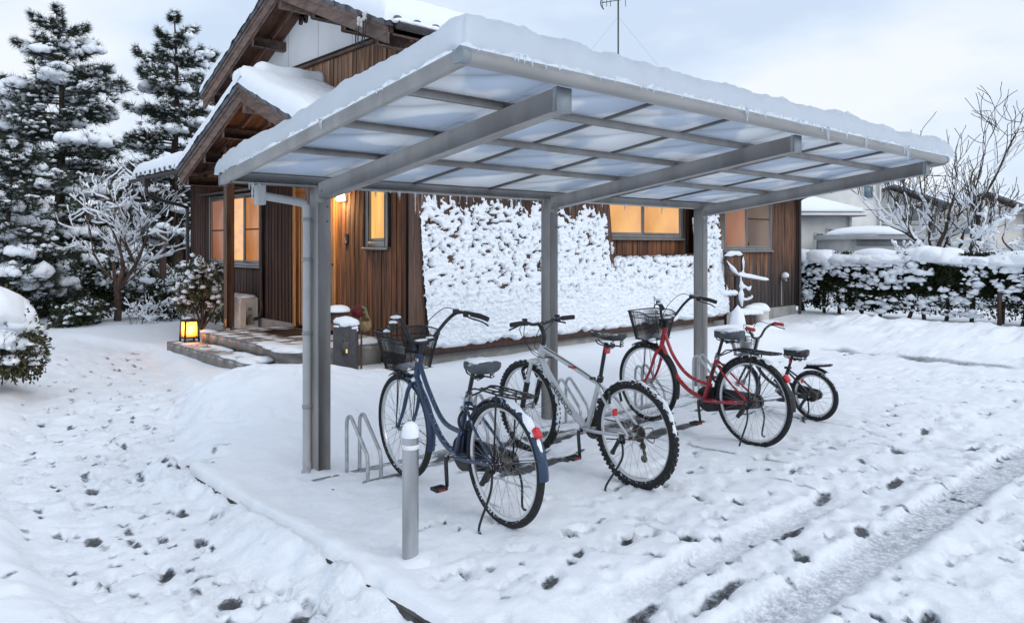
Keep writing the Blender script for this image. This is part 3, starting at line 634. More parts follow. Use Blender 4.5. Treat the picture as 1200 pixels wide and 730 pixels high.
brown = mixc(nn, ll, ramp(nn, ll, noise(nn, ll, mp.outputs[0], 2.2, 8), .35, .68), (.085, .034, .017), (.27, .125, .062))
grey = mixc(nn, ll, ramp(nn, ll, noise(nn, ll, mp.outputs[0], 2.0, 8), .35, .68), (.042, .032, .030), (.105, .082, .074))
lv = math_(nn, ll, 'ADD', sx.outputs['Z'], math_(nn, ll, 'MULTIPLY', math_(nn, ll, 'SUBTRACT', noise(nn, ll, mp2.outputs[0], 1.4, 4), .5), 2.2))
lv = math_(nn, ll, 'ADD', lv, math_(nn, ll, 'MULTIPLY', math_(nn, ll, 'SUBTRACT', oi.outputs['Random'], .5), .5))
hs = nn.new('ShaderNodeHueSaturation'); ll.new(mixc(nn, ll, ramp(nn, ll, lv, .75, 1.5), grey, brown), hs.inputs['Color'])
ll.new(math_(nn, ll, 'ADD', math_(nn, ll, 'MULTIPLY', oi.outputs['Random'], .5), .75), hs.inputs['Value']); ll.new(hs.outputs[0], b.inputs['Base Color']); b.inputs['Roughness'].default_value = .75

XG, YW, XE = 5.30, 7.75, 15.3
house = empty('wooden_house', (XG, YW, 0), 'dark cedar clad house with snowy tiled gables and warmly lit windows', 'house')
MB().box(XG + .03, XE - .02, YW + .04, 15.0, -.1, 3.0).build('wall_core', 'trim_dark', house)
MB().box(XG + .03, 8.2, YW + .04, 12.6, 3.0, 4.2).build('upper_wall_core', 'trim_dark', house)
def boards(plane, pos, a0, a1, z0, z1, holes, mat, pitch=.115, name='board', th=.022):
    """vertical planks on a wall plane, cut around openings"""
    n = max(1, int(round((a1 - a0) / pitch))); p = (a1 - a0) / n
    for k in range(n):
        u0, u1 = a0 + k * p + .003, a0 + (k + 1) * p - .003; spans = [(z0, z1)]
        for (h0, h1, g0, g1) in holes:
            if u1 > h0 + .01 and u0 < h1 - .01:
                ns = []
                for s0, s1 in spans:
                    if g0 > s0: ns.append((s0, min(s1, g0)))
                    if g1 < s1: ns.append((max(s0, g1), s1))
                spans = [q for q in ns if q[1] - q[0] > .02]
        t = th + RNG.uniform(-.004, .006)
        for s0, s1 in spans:
            m = MB()
            if plane == 'x': m.box(pos - t, pos + .028, u0, u1, s0, s1, .004)
            else: m.box(u0, u1, pos - t, pos + .028, s0, s1, .004)
            m.build(name, mat, house)
def fbox(plane, pos, out, inn, a0, a1, z0, z1, ch=.003):
    m = MB()
    return m.box(pos - out, pos + inn, a0, a1, z0, z1, ch) if plane == 'x' else m.box(a0, a1, pos - out, pos + inn, z0, z1, ch)
def window(plane, pos, a0, a1, z0, z1, splits, mats, muntin=None, fw=.045, sill=True, label=None):
    """sliding window: outer frame, sashes, panes"""
    w = MB(); 
    for (c0, c1, d0, d1) in ((a0, a0 + fw, z0, z1), (a1 - fw, a1, z0, z1), (a0 + fw, a1 - fw, z0, z0 + fw), (a0 + fw, a1 - fw, z1 - fw, z1)):
        m = fbox(plane, pos, .045, .03, c0, c1, d0, d1); w.add(np.vstack(m.v), np.vstack(m.q), np.vstack(m.t) if m.t else None)
    wo = w.build('window', 'frame_alu', house)
    if label: wo['label'] = label
    e = [a0 + fw] + list(splits) + [a1 - fw]
    for k in range(len(e) - 1):
        c0, c1 = e[k], e[k + 1]; of = .006 * (k % 2)
        fbox(plane, pos, .008 + of, .016, c0 + .002, c1 - .002, z0 + fw + .002, z1 - fw - .002).build('pane', mats[k], wo)
        s = .03
        m = MB()
        for (p0, p1, q0, q1) in ((c0, c0 + s, z0 + fw, z1 - fw), (c1 - s, c1, z0 + fw, z1 - fw), (c0 + s, c1 - s, z0 + fw, z0 + fw + s * 1.4), (c0 + s, c1 - s, z1 - fw - s, z1 - fw)):
            t = fbox(plane, pos, .028 + of, .012, p0, p1, q0, q1); m.add(np.vstack(t.v), np.vstack(t.q), np.vstack(t.t))
        m.build('sash', 'frame_alu', wo)
        if muntin and k in muntin: fbox(plane, pos, .02 + of, .012, c0 + s, c1 - s, muntin[k], muntin[k] + .022).build('muntin', 'trim_dark', wo)
    if sill: fbox(plane, pos, .075, .03, a0 - .03, a1 + .03, z0 - .035, z0 - .002).build('sill', 'frame_alu', wo)
    return wo
# gable end (faces the path): cladding, door, windows
boards('x', XG, 7.69, 9.36, .36, 2.95, [(8.08, 8.62, 1.52, 2.62)], 'wood_wall')
boards('x', XG, 10.66, 11.72, .36, 2.95, [], 'wood_dark')
boards('x', XG, 11.80, 15.06, .36, 2.70, [(11.84, 14.04, 1.20, 2.42)], 'wood_dark', pitch=.125)
fbox('x', XG, .006, .028, 11.75, 15.06, 2.702, 2.95).build('plaster_band', 'plaster', house)
fbox('x', XG, .03, .03, 7.72, 9.34, .20, .358).build('plinth', 'concrete', house); fbox('x', XG, .03, .03, 10.68, 15.02, .0, .358).build('plinth', 'concrete', house)
fbox('x', XG, .055, .03, 7.66, 7.72, .3, 3.0).build('corner_board', 'wood_dark', house)
window('x', XG, 8.08, 8.62, 1.52, 2.62, [], ['pane_yellow'], fw=.075, label='narrow lit window beside the entrance lamp')
window('x', XG, 11.84, 14.04, 1.20, 2.42, [12.50, 13.30], ['pane_orange', 'pane_bright', 'pane_dim'], {0: 1.80, 2: 1.80}, label='wide amber window above the air conditioner')
fbox('x', XG, .10, .02, 11.80, 14.5, 2.46, 2.49).build('window_hood', 'frame_alu', house)
# lattice entrance door
for (a0, a1, nm) in ((9.36, 9.42, 'door_jamb'), (10.56, 10.66, 'door_jamb')): fbox('x', XG, .06, .02, a0, a1, .32, 2.6, .005).build(nm, 'door_wood', house)
fbox('x', XG, .06, .02, 9.42, 10.56, 2.30, 2.40, .005).build('door_lintel', 'door_wood', house)
dr = fbox('x', XG, -.005, .025, 9.42, 10.56, .34, 2.30).build('door', 'pane_dim', house)
for k in range(15): fbox('x', XG, .022, .006, 9.424 + k * .076, 9.424 + k * .076 + .048, .36, 2.29, .004).build('slat', 'door_wood', dr)
for z in (.345, 1.15, 2.22): fbox('x', XG, .010, .006, 9.42, 10.56, z, z + .06).build('rail', 'door_wood', dr)
for y in (9.50, 9.54): fbox('x', XG, .032, .0, y, y + .012, 1.25, 1.29).build('door_pull', 'black_metal', dr)
lp = fbox('x', XG, .03, .0, 9.10, 9.28, 2.13, 2.34, .004).build('wall_lamp', 'wood_frame', house); fbox('x', XG, .11, -.032, 9.12, 9.26, 2.15, 2.32, .01).build('lamp_glass', 'lamp_glass', lp)
pl = bpy.data.lights.new('wall_lamp_light', 'POINT'); pl.energy = 15; pl.color = (1, .62, .28); pl.shadow_soft_size = .06
plo = link(bpy.data.objects.new('wall_lamp_light', pl)); plo.location = (XG - .22, 9.19, 2.20)
db = fbox('x', XG, .045, .0, 9.06, 9.14, 1.55, 1.70, .008).build('doorbell', 'black_plastic', house); fbox('x', XG, .048, -.044, 9.085, 9.115, 1.575, 1.60).build('button', 'frame_alu', db)
# rain pipe on the gable end, by the window
pp = MB().cyl((XG - .06, 11.76, .75), (XG - .06, 11.76, 2.75), .028, 10); pp.tube(spline([(XG - .06, 11.76, .78), (XG - .06, 11.75, .58), (XG - .10, 11.66, .46), (XG - .2, 11.5, .40), (XG - .34, 11.42, .385)], 5), .03, 9); pp.build('rain_pipe', 'pipe_dark', house, 'auto')
# upper gable: planks below, plaster above, ornament
boards('x', XG, 7.72, 12.4, 3.0, 4.16, [], 'wood_siding_up', pitch=.105)
fbox('x', XG, .06, .03, 7.66, 12.5, 4.16, 4.21).build('belt_trim', 'wood_frame', house); fbox('x', XG, .075, .03, 7.66, 12.5, 4.212, 4.235).build('belt_trim', 'trim_dark', house)
MB().prism([(XG - .004, 7.66, 4.237), (XG - .004, 12.5, 4.237), (XG - .004, 10.08, 5.25)], (.03, 0, 0)).build('gable_plaster', 'plaster', house)
for y in (9.0, 9.95, 10.9): MB().box(XG - .006, XG - .003, y, y + .006, 4.24, 4.6 if y < 9.2 else 4.85).build('plaster_joint', 'beige_dark', house)
fbox('x', XG, .07, .03, 7.64, 7.76, 3.0, 4.40).build('corner_post', 'trim_dark', house)
orn = MB()
for (dy, dz, r) in ((0, 0, .055), (.075, .03, .06), (-.07, -.01, .055), (.02, .065, .05), (.085, -.045, .045), (-.045, .055, .045), (-.075, -.06, .035)):
    orn.tube([(XG - .035, 10.38 + dy, 4.93 + dz), (XG - .002, 10.38 + dy, 4.93 + dz)], r, 14)
orn.build('gable_ornament', 'trim_dark', house)
MB().box(XG, 8.2, YW - .004, YW + .03, 3.0, 4.2).build('front_plaster', 'plaster', house)
# front wall: planks, windows, footing
boards('y', YW, 8.55, 11.55, .9, 2.85, [(8.90, 11.10, 1.66, 2.62)], 'wood_wall', pitch=.13)
boards('y', YW, 11.55, XE, .28, 2.85, [(12.44, 14.20, 1.44, 2.52)], 'wood_weather', pitch=.14)
window('y', YW, 8.90, 11.10, 1.66, 2.62, [10.0], ['pane_warm', 'pane_warm'], fw=.05, label='lit sliding window above the leaning snow guard')
window('y', YW, 12.44, 14.20, 1.44, 2.52, [13.25], ['pane_dim', 'pane_dark'], {1: 2.05}, label='bronze sliding window beside the hand pump')
for x in (8.78, 11.13): fbox('y', YW, .08, .03, x, x + .07, 1.2, 2.85).build('window_post', 'wood_dark', house)
MB().box(11.55, XE - .06, YW - .03, YW + .1, -.2, .275, .01).build('footing', 'concrete', house)
MB().box(XE - .03, XE + .02, YW - .04, YW + .01, .25, 2.9).build('corner_board', 'wood_dark', house)
rp = MB().cyl((XE - .02, YW - .09, -.05), (XE - .02, YW - .09, 2.42), .033, 10); rp.tube(spline([(XE - .02, YW - .09, 2.40), (XE - .02, YW - .12, 2.52), (XE + .12, YW - .32, 2.62), (XE + .35, YW - .56, 2.72)], 5), .033, 10); rp.build('rain_pipe', 'pipe_dark', house, 'auto')
sp = MB(); sp.tube(spline([(14.62, YW - .03, .86), (14.62, YW - .10, .86), (14.62, YW - .13, .80)], 4), .025, 8); sp.cyl((14.60, YW - .035, .3), (14.60, YW - .035, .82), .014, 8); spg = sp.build('wall_spigot', 'beige_dark', house, 'auto')
MB().blob((14.62, YW - .11, .90), (.075, .085, .09), 4).build('snow_cap', 'snow_clump', spg, True)

def gable_roof(xv, x1, ya, za, half, slope, th=.10, barge=.20, purl=(), tile_len=.26, raf=.34, deck='wood_soffit'):
    """two slopes: deck, rafters, barge boards, verge tiles, purlins; za = top of the tiles at the ridge"""
    for sg in (-1, 1):
        ye, ze = ya + sg * half, za - slope * half
        MB().prism([(xv + .03, ya, za - .05), (xv + .03, ye, ze - .05), (xv + .03, ye, ze - .05 - th), (xv + .03, ya, za - .05 - th)], (x1 - xv - .03, 0, 0)).build('roof_deck', deck, house)
        MB().prism([(xv + .06, ya, za - .002), (xv + .06, ye + sg * .04, ze - .002 - slope * .04), (xv + .06, ye + sg * .04, ze - .048 - slope * .04), (xv + .06, ya, za - .048)], (x1 - xv - .06, 0, 0)).build('tile_bed', 'tile', house)
        k0 = .075
        MB().prism([(xv, ya, za - k0), (xv, ye, ze - k0), (xv, ye, ze - k0 - barge * 1.05), (xv, ya, za - k0 - barge)], (.045, 0, 0)).build('barge_board', 'wood_frame', house)
        MB().prism([(xv - .018, ya, za - k0 + .004), (xv - .018, ye, ze - k0 + .004), (xv - .018, ye, ze - k0 - .055), (xv - .018, ya, za - k0 - .055)], (.018, 0, 0)).build('barge_trim', 'wood_frame', house)
        n = int(half / tile_len); L = half / n
        for i in range(n):
            a, c = ya + sg * i * L, ya + sg * (i + 1) * L; za_, zc = za - slope * i * L, za - slope * (i + 1) * L; tp = .012
            MB().prism([(xv - .035, a, za_ - .01), (xv - .035, c + sg * .012, zc + tp - .01), (xv - .035, c + sg * .012, zc - .078), (xv - .035, a, za_ - .078)], (.12, 0, 0)).build('verge_tile', 'tile', house)
        x = xv + raf
        while x < min(x1, xv + 1.6) - .05:
            MB().prism([(x, ya, za - .05 - th - .001), (x, ye - sg * .02, ze - .05 - th - .001 + slope * .02), (x, ye - sg * .02, ze - .11 - th + slope * .02), (x, ya, za - .11 - th)], (.05, 0, 0)).build('rafter', 'wood_soffit', house); x += raf
        for d in purl:
            y, z = ya + sg * d, za - slope * d - .11 - th
            MB().box(xv + .05, min(x1, XG + .05), y - .055, y + .055, z - .15, z - .005, .006).build('purlin', 'wood_frame', house)
    MB().box(xv + .05, min(x1, XG + .05), ya - .06, ya + .06, za - .40, za - .17).build('ridge_beam', 'wood_frame', house)
MYA, MZA, MH, MS, MXV = 10.08, 5.30, 2.80, .42, 4.72
gable_roof(MXV, 8.2, MYA, MZA, MH, MS, purl=(.95, 1.75, 2.5))
PYA, PZA, PH, PS, PXV = 9.84, 3.72, 2.33, .414, 4.10
gable_roof(PXV, XG - .03, PYA, PZA, PH, PS, barge=.19, purl=(.75, 1.45, 2.15), raf=.3)
MB().tube([(PXV + .16, PYA, PZA + .06), (XG - .02, PYA, PZA + .06)], .085, 12).build('ridge_tile', 'tile', house)
oni = MB(); oni.tube([(PXV + .10, PYA, PZA + .12), (PXV + .165, PYA, PZA + .12)], .11, 14); oni.box(PXV + .11, PXV + .16, PYA - .17, PYA + .17, PZA - .03, PZA + .06, .01)
for s_ in (-1, 1): oni.tube([(PXV + .095, PYA + s_ * .12, PZA + .05), (PXV + .15, PYA + s_ * .12, PZA + .05)], .05, 10)
oni.build('ridge_end_tile', 'tile', house)
def eave(plane, pos, a0, a1, z, pitch=.27, drop=.03):
    for k in range(int((a1 - a0) / pitch) + 1):
        a = a0 + k * pitch; m = MB()
        if plane == 'y': m.tube([(a, pos - .05, z - .012), (a, pos + .16, z + .05)], .052, 10)
        else: m.tube([(pos - .05, a, z - .012), (pos + .16, a, z + .05)], .052, 10)
        m.build('eave_tile', 'tile', house)
def gutter(p0, p1, r=.055):
    p0, p1 = np.array(p0), np.array(p1); d = (p1 - p0) / np.linalg.norm(p1 - p0); s_ = np.cross(d, (0, 0, 1)); th = np.linspace(math.pi, 2 * math.pi, 9)
    sec = np.stack([np.cos(th) * r, np.sin(th) * r], 1); V = np.array([[p + s_ * a + np.array((0, 0, c)) for a, c in sec] for p in (p0, p1)])
    V2 = np.array([[p + s_ * a * .9 + np.array((0, 0, c * .9)) for a, c in sec] for p in (p0, p1)])
    m = MB().grid(V).grid(V2, True); m.tube([p0 - d * .003, p0 + d * .003], r, 12); m.build('gutter', 'pipe_dark', house, True)
ye, ze = MYA - MH, MZA - MS * MH
eave('y', ye - .02, MXV + .12, 8.1, ze + .0); gutter((MXV + .08, ye - .10, ze - .07), (8.1, ye - .10, ze - .07), .06)
MB().box(MXV + .1, 8.1, ye + .0, ye + .03, ze - .17, ze - .06).build('eave_board', 'wood_frame', house)
# lean-to roof over the far end of the gable wall
MB().prism([(4.50, 12.1, 2.86), (5.34, 12.1, 3.20), (5.34, 12.1, 3.12), (4.50, 12.1, 2.78)], (0, 3.6, 0)).build('lean_to_deck', 'wood_soffit', house)
MB().prism([(4.47, 12.1, 2.888), (5.34, 12.1, 3.24), (5.34, 12.1, 3.203), (4.47, 12.1, 2.85)], (0, 3.62, 0)).build('tile_bed', 'tile', house)
eave('x', 4.47, 12.25, 15.7, 2.885); gutter((4.40, 12.2, 2.80), (4.40, 15.74, 2.80))
dp = MB(); dp.box(4.34, 4.46, 14.75, 14.87, 2.62, 2.79, .01); dp.tube(spline([(4.40, 14.81, 2.64), (4.42, 14.81, 2.5), (4.75, 14.95, 2.38), (5.18, 15.05, 2.28), (5.22, 15.06, 2.1), (5.22, 15.06, .2)], 5), .032, 9); dp.build('rain_pipe', 'pipe_dark', house, 'auto')
# porch post, tie beams
for y in (10.98, 8.45):
    p = MB().box(4.34, 4.46, y - .06, y + .06, .34, 2.98, .008).build('porch_post', 'wood_post', house)
    MB().box(4.37, 4.43, y - .03, y + .03, .28, .34).build('post_foot', 'steel', p)
    MB().box(4.337, 4.34, y - .062, y - .0, .36, .47).build('brass_plate', 'door_wood', p)
MB().box(4.35, 4.45, 7.9, 11.9, 2.66, 2.84, .006).build('tie_beam', 'wood_frame', house)
for y in (7.9, 11.0, 11.75): MB().box(4.4, XG, y - .05, y + .05, 2.68, 2.82, .006).build('tie_beam', 'wood_frame', house)
# low roof of the long wing behind the shelter
for sg in (-1, 1):
    ya, za, h_ = 10.2, 4.05, 3.05; ye_ = ya + sg * h_
    MB().prism([(8.22, ya, za), (8.22, ye_, za - .42 * h_), (8.22, ye_, za - .42 * h_ - .14), (8.22, ya, za - .14)], (15.68 - 8.22, 0, 0)).build('wing_roof', 'tile', house)
    snow_slab('roof_snow', (8.2, ya + sg * h_, za - .42 * h_ + .002), (15.7 - 8.2, 0, 0), (0, -sg * (h_ + .08), .42 * (h_ + .08)), 60, 24, .2, mat='snow', edge=.2, hang=.02, seed=12 + sg,
              label='snow on the %s slope of the low long wing roof' % ('front' if sg < 0 else 'rear'))
MB().prism([(15.26, YW + .05, 2.8), (15.26, 12.6, 2.8), (15.26, 10.2, 3.85)], (.03, 0, 0)).build('gable_plaster', 'plaster', house)
# snow on the tiled roofs
for (xv, x1, ya, za, h_, s_, nm, t_, sd_) in ((MXV, 8.3, MYA, MZA, MH, MS, 'main gable', .20, 2), (PXV, XG - .01, PYA, PZA, PH, PS, 'porch', .21, 8)):
    for sg in (-1, 1):
        snow_slab('roof_snow', (xv - .045, ya + sg * (h_ + .03), za - s_ * (h_ + .03) + .006), (x1 - xv + .045, 0, 0), (0, -sg * (h_ + .15), s_ * (h_ + .15)), 50, 50, t_, mat='snow', edge=.15, hang=.02, amp=.012, seed=sd_ + sg, skirt=.02,
                  label='snow on the %s roof slope on the %s side' % (nm, 'shelter' if sg < 0 else 'garden'))
cp = MB()
kk = np.linspace(0, 1, 22); cp.tube(np.stack([PXV + .14 + kk * 1.04, PYA + .015 * np.sin(kk * 9), PZA + .17 + .012 * np.sin(kk * 7 + 1)], 1), .135 * np.clip(np.sin(np.clip(kk * 6, 0, 1) * 1.57) * (1 + .08 * np.sin(kk * 13)), .15, 2), 18)
tag(cp.build('ridge_snow', 'snow', None, True), 'rounded snow along the porch ridge beside the ridge end tile', 'snow')
snow_slab('roof_snow', (4.44, 12.0, 2.892), (0, 3.75, 0), (.9, 0, .36), 50, 24, .20, mat='snow', edge=.14, hang=.03, seed=30, label='snow on the lean-to roof with round eave tiles by the pines')
cp = MB()
for k in range(16): cp.blob((MXV + .15 + k * .22, ye - .10, ze - .045), (.14, .06, .05), k)
tag(cp.build('gutter_snow', 'snow', None, True), 'strip of snow lying in the eave gutter of the main gable', 'snow')

# ------------------------------------------------------------------ leaning snow guard of planks, plastered with blown snow
YB, ZB0, YT, ZT = 7.30, .30, 7.53, 2.66
guard = empty('snow_guard', (8.5, 7.35, 0), 'row of planks leaning on the house front plastered with blown snow', 'snow guard')
def gp(x, z, out=0.0):
    k = (z - ZB0) / (ZT - ZB0); return np.array((x, YB + (YT - YB) * k - out, z + out * .1))
n = 42; pw = (11.8 - 5.3) / n
for k in range(n):
    x0 = 5.3 + k * pw; x1 = x0 + pw - .006; xc = (x0 + x1) / 2
    zt = 1.38 + RNG.uniform(-.03, .03) if 8.86 < xc < 11.15 else ZT
    t = RNG.uniform(0, .012); a, c, d, e = gp(x0, ZB0, t), gp(x1, ZB0, t), gp(x1, zt, t), gp(x0, zt, t)
    MB().prism([a, c, d, e], (0, .022, 0)).build('plank', 'wood_guard', guard)
MB().prism([(5.275, 7.64, .27), (5.275, 7.285, .27), (5.275, 7.515, 2.7), (5.275, 7.64, 2.7)], (.022, 0, 0)).build('end_board', 'wood_post', guard)
MB().prism([(11.81, 7.70, .27), (11.81, 7.285, .27), (11.81, 7.515, 2.7), (11.81, 7.70, 2.7)], (.022, 0, 0)).build('end_board', 'wood_post', guard)
MB().box(5.3, 11.8, 7.27, 7.40, .23, .298, .006).build('sill_timber', 'wood_dark', guard)
MB().box(5.28, 11.5, 7.33, YW - .05, -.25, .229).build('footing', 'concrete', guard)
nu, nw = 740, 270
UX, WZ = np.meshgrid(np.linspace(5.29, 11.83, nu), np.linspace(ZB0 - .05, 2.55, nw), indexing='ij')
S = np.stack([UX, np.zeros_like(UX), WZ], -1)
warp = np.stack([fbm(S * 3 + 3, 2), np.zeros_like(UX), fbm(S * 3 + 9, 2)], -1) * .12
warp = warp * .5
big = fbm((S + warp) * np.array((5.0, 1, 6.5)), 3); bil = 1 - 2 * np.abs(vnoise((S + warp) * np.array((15., 1, 19.0)) + 4)); bil2 = 1 - 2 * np.abs(vnoise((S + warp) * np.array((33., 1, 39.)) + 8)); fine = fbm(S * 55, 2)
streak = fbm(S * np.array((7.0, 1, .6)) + 31, 3)
lim = 2.19 + .20 * streak + .12 * fbm(S * np.array((24., 1, 1.2)) + 13, 2)
cover = 1 - sm(-.32, .10, (WZ - lim) + .05 * fine)
low = 1 - sm(.55, 1.25, WZ)
disp = .021 * (bil * .55 + .45) + .009 * bil2 + .015 * big + .006 * fine
hole = sm(.30, .44, fbm((S + warp) * np.array((18.0, 1, 24.0)) + 57, 2) + .06 * streak + .05 * fine + .16 * sm(1.1, 2.2, WZ)) * (1 - .92 * low)
disp = .020 + disp * (.85 + .35 * low) + .025 * low - .075 * hole
disp = disp * cover - .05 * (1 - cover)
drip = sm(.02, .07, WZ - (ZB0 - .045) - .075 * np.clip(fbm(S * np.array((8, 1, .01)) + 77, 3) + .15, 0, 1)); disp = disp * drip - .03 * (1 - drip)
win = (UX > 8.84) & (UX < 11.17) & (WZ > 1.36 + .05 * fine); disp = np.where(win, -.1, disp); 
wl_ = (UX > 8.74) & (UX < 8.86) & (WZ > 1.2); disp = np.where(wl_ & (streak < .1), np.minimum(disp, -.02), disp)
k = (WZ - ZB0) / (ZT - ZB0); V = np.stack([UX, YB + (YT - YB) * k - .012 - disp, WZ + .25 * disp], -1)
i, j = np.meshgrid(np.arange(nu - 1), np.arange(nw - 1), indexing='ij'); a = (i * nw + j).ravel(); Q = np.stack([a, a + nw, a + nw + 1, a + 1], 1)
keep = (disp.ravel()[Q] > -.012).any(1); mb = MB(); mb.add(V.reshape(-1, 3), Q[keep])
tag(mb.build('clinging_snow', 'snow_clump', guard, True), None, None, None, 'stuff')

# ------------------------------------------------------------------ porch: two tiled steps
porch = empty('porch_steps', (4.0, 9.7, 0), 'two low tiled entrance steps dusted with trodden snow', 'steps')
MB().box(4.05, XG - .03, 8.26, 11.03, -.2, .28).build('upper_core', 'concrete', porch); MB().box(3.69, 4.05, 8.70, 11.40, -.2, .13).build('lower_core', 'concrete', porch)
def tiles(x0, x1, y0, y1, z, nx, ny):
    for i in range(nx):
        for j in range(ny):
            a, c = x0 + (x1 - x0) * i / nx, x0 + (x1 - x0) * (i + 1) / nx; d, e_ = y0 + (y1 - y0) * j / ny, y0 + (y1 - y0) * (j + 1) / ny
            MB().box(a + .0015, c - .0015, d + .0015, e_ - .0015, z - .02, z + RNG.uniform(-.001, .001)).build('tile', 'porch_tile', porch)
def riser(x0, x1, y0, y1, z0, z1, n):
    for k in range(n):
        if x1 - x0 < .05: MB().box(x0, x1, y0 + (y1 - y0) * k / n + .0015, y0 + (y1 - y0) * (k + 1) / n - .0015, z0, z1).build('riser_tile', 'porch_tile', porch)
        else: MB().box(x0 + (x1 - x0) * k / n + .0015, x0 + (x1 - x0) * (k + 1) / n - .0015, y0, y1, z0, z1).build('riser_tile', 'porch_tile', porch)
tiles(4.03, XG - .03, 8.24, 11.05, .30, 4, 9); tiles(3.67, 4.028, 8.68, 11.42, .15, 1, 9)
riser(4.03, 4.05, 8.24, 11.05, .151, .278, 9); riser(4.03, XG - .03, 8.24, 8.26, .0, .278, 4); riser(3.67, 3.69, 8.68, 11.42, -.06, .128, 9); riser(3.69, 4.03, 8.68, 8.70, -.06, .128, 1)
mt = MB(); mt.box(4.62, 5.16, 9.62, 10.42, .300, .315, .005); tag(mt.build('doormat', 'pipe_dark'), 'dark doormat on the porch before the lattice door', 'doormat')
ps = MB()
for (x, y, rx, ry, h_) in ((4.12, 8.40, .22, .30, .05), (4.35, 8.35, .25, .16, .05), (4.75, 8.35, .3, .14, .05), (5.1, 8.35, .2, .12, .06), (4.15, 9.0, .14, .30, .03), (4.1, 8.66, .16, .3, .04), (4.1, 10.95, .1, .2, .03), (3.76, 8.82, .10, .26, .04), (3.9, 8.80, .16, .18, .05), (3.95, 9.3, .07, .4, .03), (3.72, 9.3, .06, .2, .02), (3.97, 10.2, .06, .4, .025)):
    ps.blob((x, y, (.30 if x > 4.03 else .15)), (rx, ry, h_), None, .3, 2.5, 3)
tag(ps.build('step_snow', 'snow', None, True), 'patches of snow swept to the edges of the porch steps', 'snow')
# lantern on the lower step
lx, ly, lz = 3.93, 11.25, .15
lan = empty('floor_lantern', (lx, ly, lz), 'glowing square floor lantern with a dark frame on the lower step', 'lantern')
for sx_ in (-1, 1):
    for sy_ in (-1, 1): MB().beam((lx + sx_ * .10, ly + sy_ * .10, lz - .005), (lx + sx_ * .085, ly + sy_ * .085, lz + .31), .022, .022).build('corner_post', 'trim_dark', lan)
for z, h_, wd in ((.045, .025, .098), (.285, .03, .09)):
    m = MB(); m.box(lx - wd, lx + wd, ly - wd - .008, ly - wd + .008, lz + z, lz + z + h_); m.box(lx - wd, lx + wd, ly + wd - .008, ly + wd + .008, lz + z, lz + z + h_); m.box(lx - wd - .008, lx - wd + .008, ly - wd, ly + wd, lz + z + .001, lz + z + h_ - .001); m.box(lx + wd - .008, lx + wd + .008, ly - wd, ly + wd, lz + z + .001, lz + z + h_ - .001); m.build('frame', 'trim_dark', lan)
MB().box(lx - .09, lx + .09, ly - .09, ly + .09, lz + .046, lz + .056).build('base', 'trim_dark', lan); 
m = MB(); m.lathe([(.10, .312), (.075, .33), (.02, .338), (0, .338)], 4, (0, 0, 0)); m.xf(np.block([[rotz(math.pi / 4), np.array([[lx], [ly], [lz]])], [np.zeros((1, 3)), np.ones((1, 1))]])); m.build('roof', 'trim_dark', lan)
MB().tube(spline([(lx - .07, ly, lz + .32), (lx - .06, ly, lz + .38), (lx, ly, lz + .41), (lx + .06, ly, lz + .38), (lx + .07, ly, lz + .32)], 5), .005, 6).build('handle', 'trim_dark', lan)
gm2, nn, ll, b = nodes('lantern_paper'); nn.remove(b); t1, t2, mx = nn.new('ShaderNodeBsdfTransparent'), nn.new('ShaderNodeBsdfTranslucent'), nn.new('ShaderNodeMixShader'); t2.inputs['Color'].default_value = (1, .60, .26, 1); t1.inputs['Color'].default_value = (1, .8, .55, 1); mx.inputs[0].default_value = .5
ll.new(t1.outputs[0], mx.inputs[1]); ll.new(t2.outputs[0], mx.inputs[2]); ll.new(mx.outputs[0], nn['Material Output'].inputs['Surface'])
for (a0, a1, c0, c1) in ((-.085, .085, -.088, -.085), (-.085, .085, .085, .088), (-.088, -.085, -.085, .085), (.085, .088, -.085, .085)): MB().box(lx + a0, lx + a1, ly + c0, ly + c1, lz + .06, lz + .29).build('paper_pane', 'lantern_paper', lan)
V, T = ico(3); MB().add(V * .05 + np.array((lx, ly, lz + .14)), None, T).build('bulb', 'bulb', lan, True)
pl = bpy.data.lights.new('lantern_light', 'POINT'); pl.energy = 9; pl.color = (1, .55, .22); pl.shadow_soft_size = .04
plo = link(bpy.data.objects.new('lantern_light', pl)); plo.location = (lx, ly, lz + .22)
MB().blob((lx - .02, ly + .02, lz + .33), (.07, .07, .022), 3).build('snow_cap', 'snow', lan, True)
# air conditioner
ac = empty('air_conditioner', (5.06, 12.2, .1), 'beige outdoor air conditioner unit under the amber window', 'air conditioner')
MB().box(4.90, 5.22, 11.80, 12.62, .20, .70, .02).build('casing', 'beige', ac, 'auto')
gr = MB().box(4.888, 4.905, 12.02, 12.56, .25, .66, .005).build('fan_grille', 'beige_dark', ac)
for k in range(9): MB().box(4.880, 4.89, 12.03, 12.55, .27 + k * .042, .278 + k * .042).build('louvre', 'beige', gr)
cv = MB().box(4.99, 5.15, 11.785, 11.802, .26, .62, .006).build('service_cover', 'beige', ac)
for z in (.40, .50): MB().box(5.03, 5.10, 11.778, 11.786, z, z + .045, .003).build('valve', 'beige_dark', cv)
for y in (11.92, 12.5): MB().box(4.90, 5.22, y - .04, y + .04, -.05, .20, .005).build('foot', 'concrete', ac)
sn = MB()
for k in range(5): sn.blob((5.06, 11.92 + k * .15, .70), (.17, .15, .045), k, .15)
sn.build('snow_cap', 'snow', ac, True)
tag(MB().box(5.0, 5.24, 12.75, 14.6, -.05, .52, .01).build('storage_bench', 'beige_dark'), 'grey low storage box along the wall behind the porch shrub', 'box')

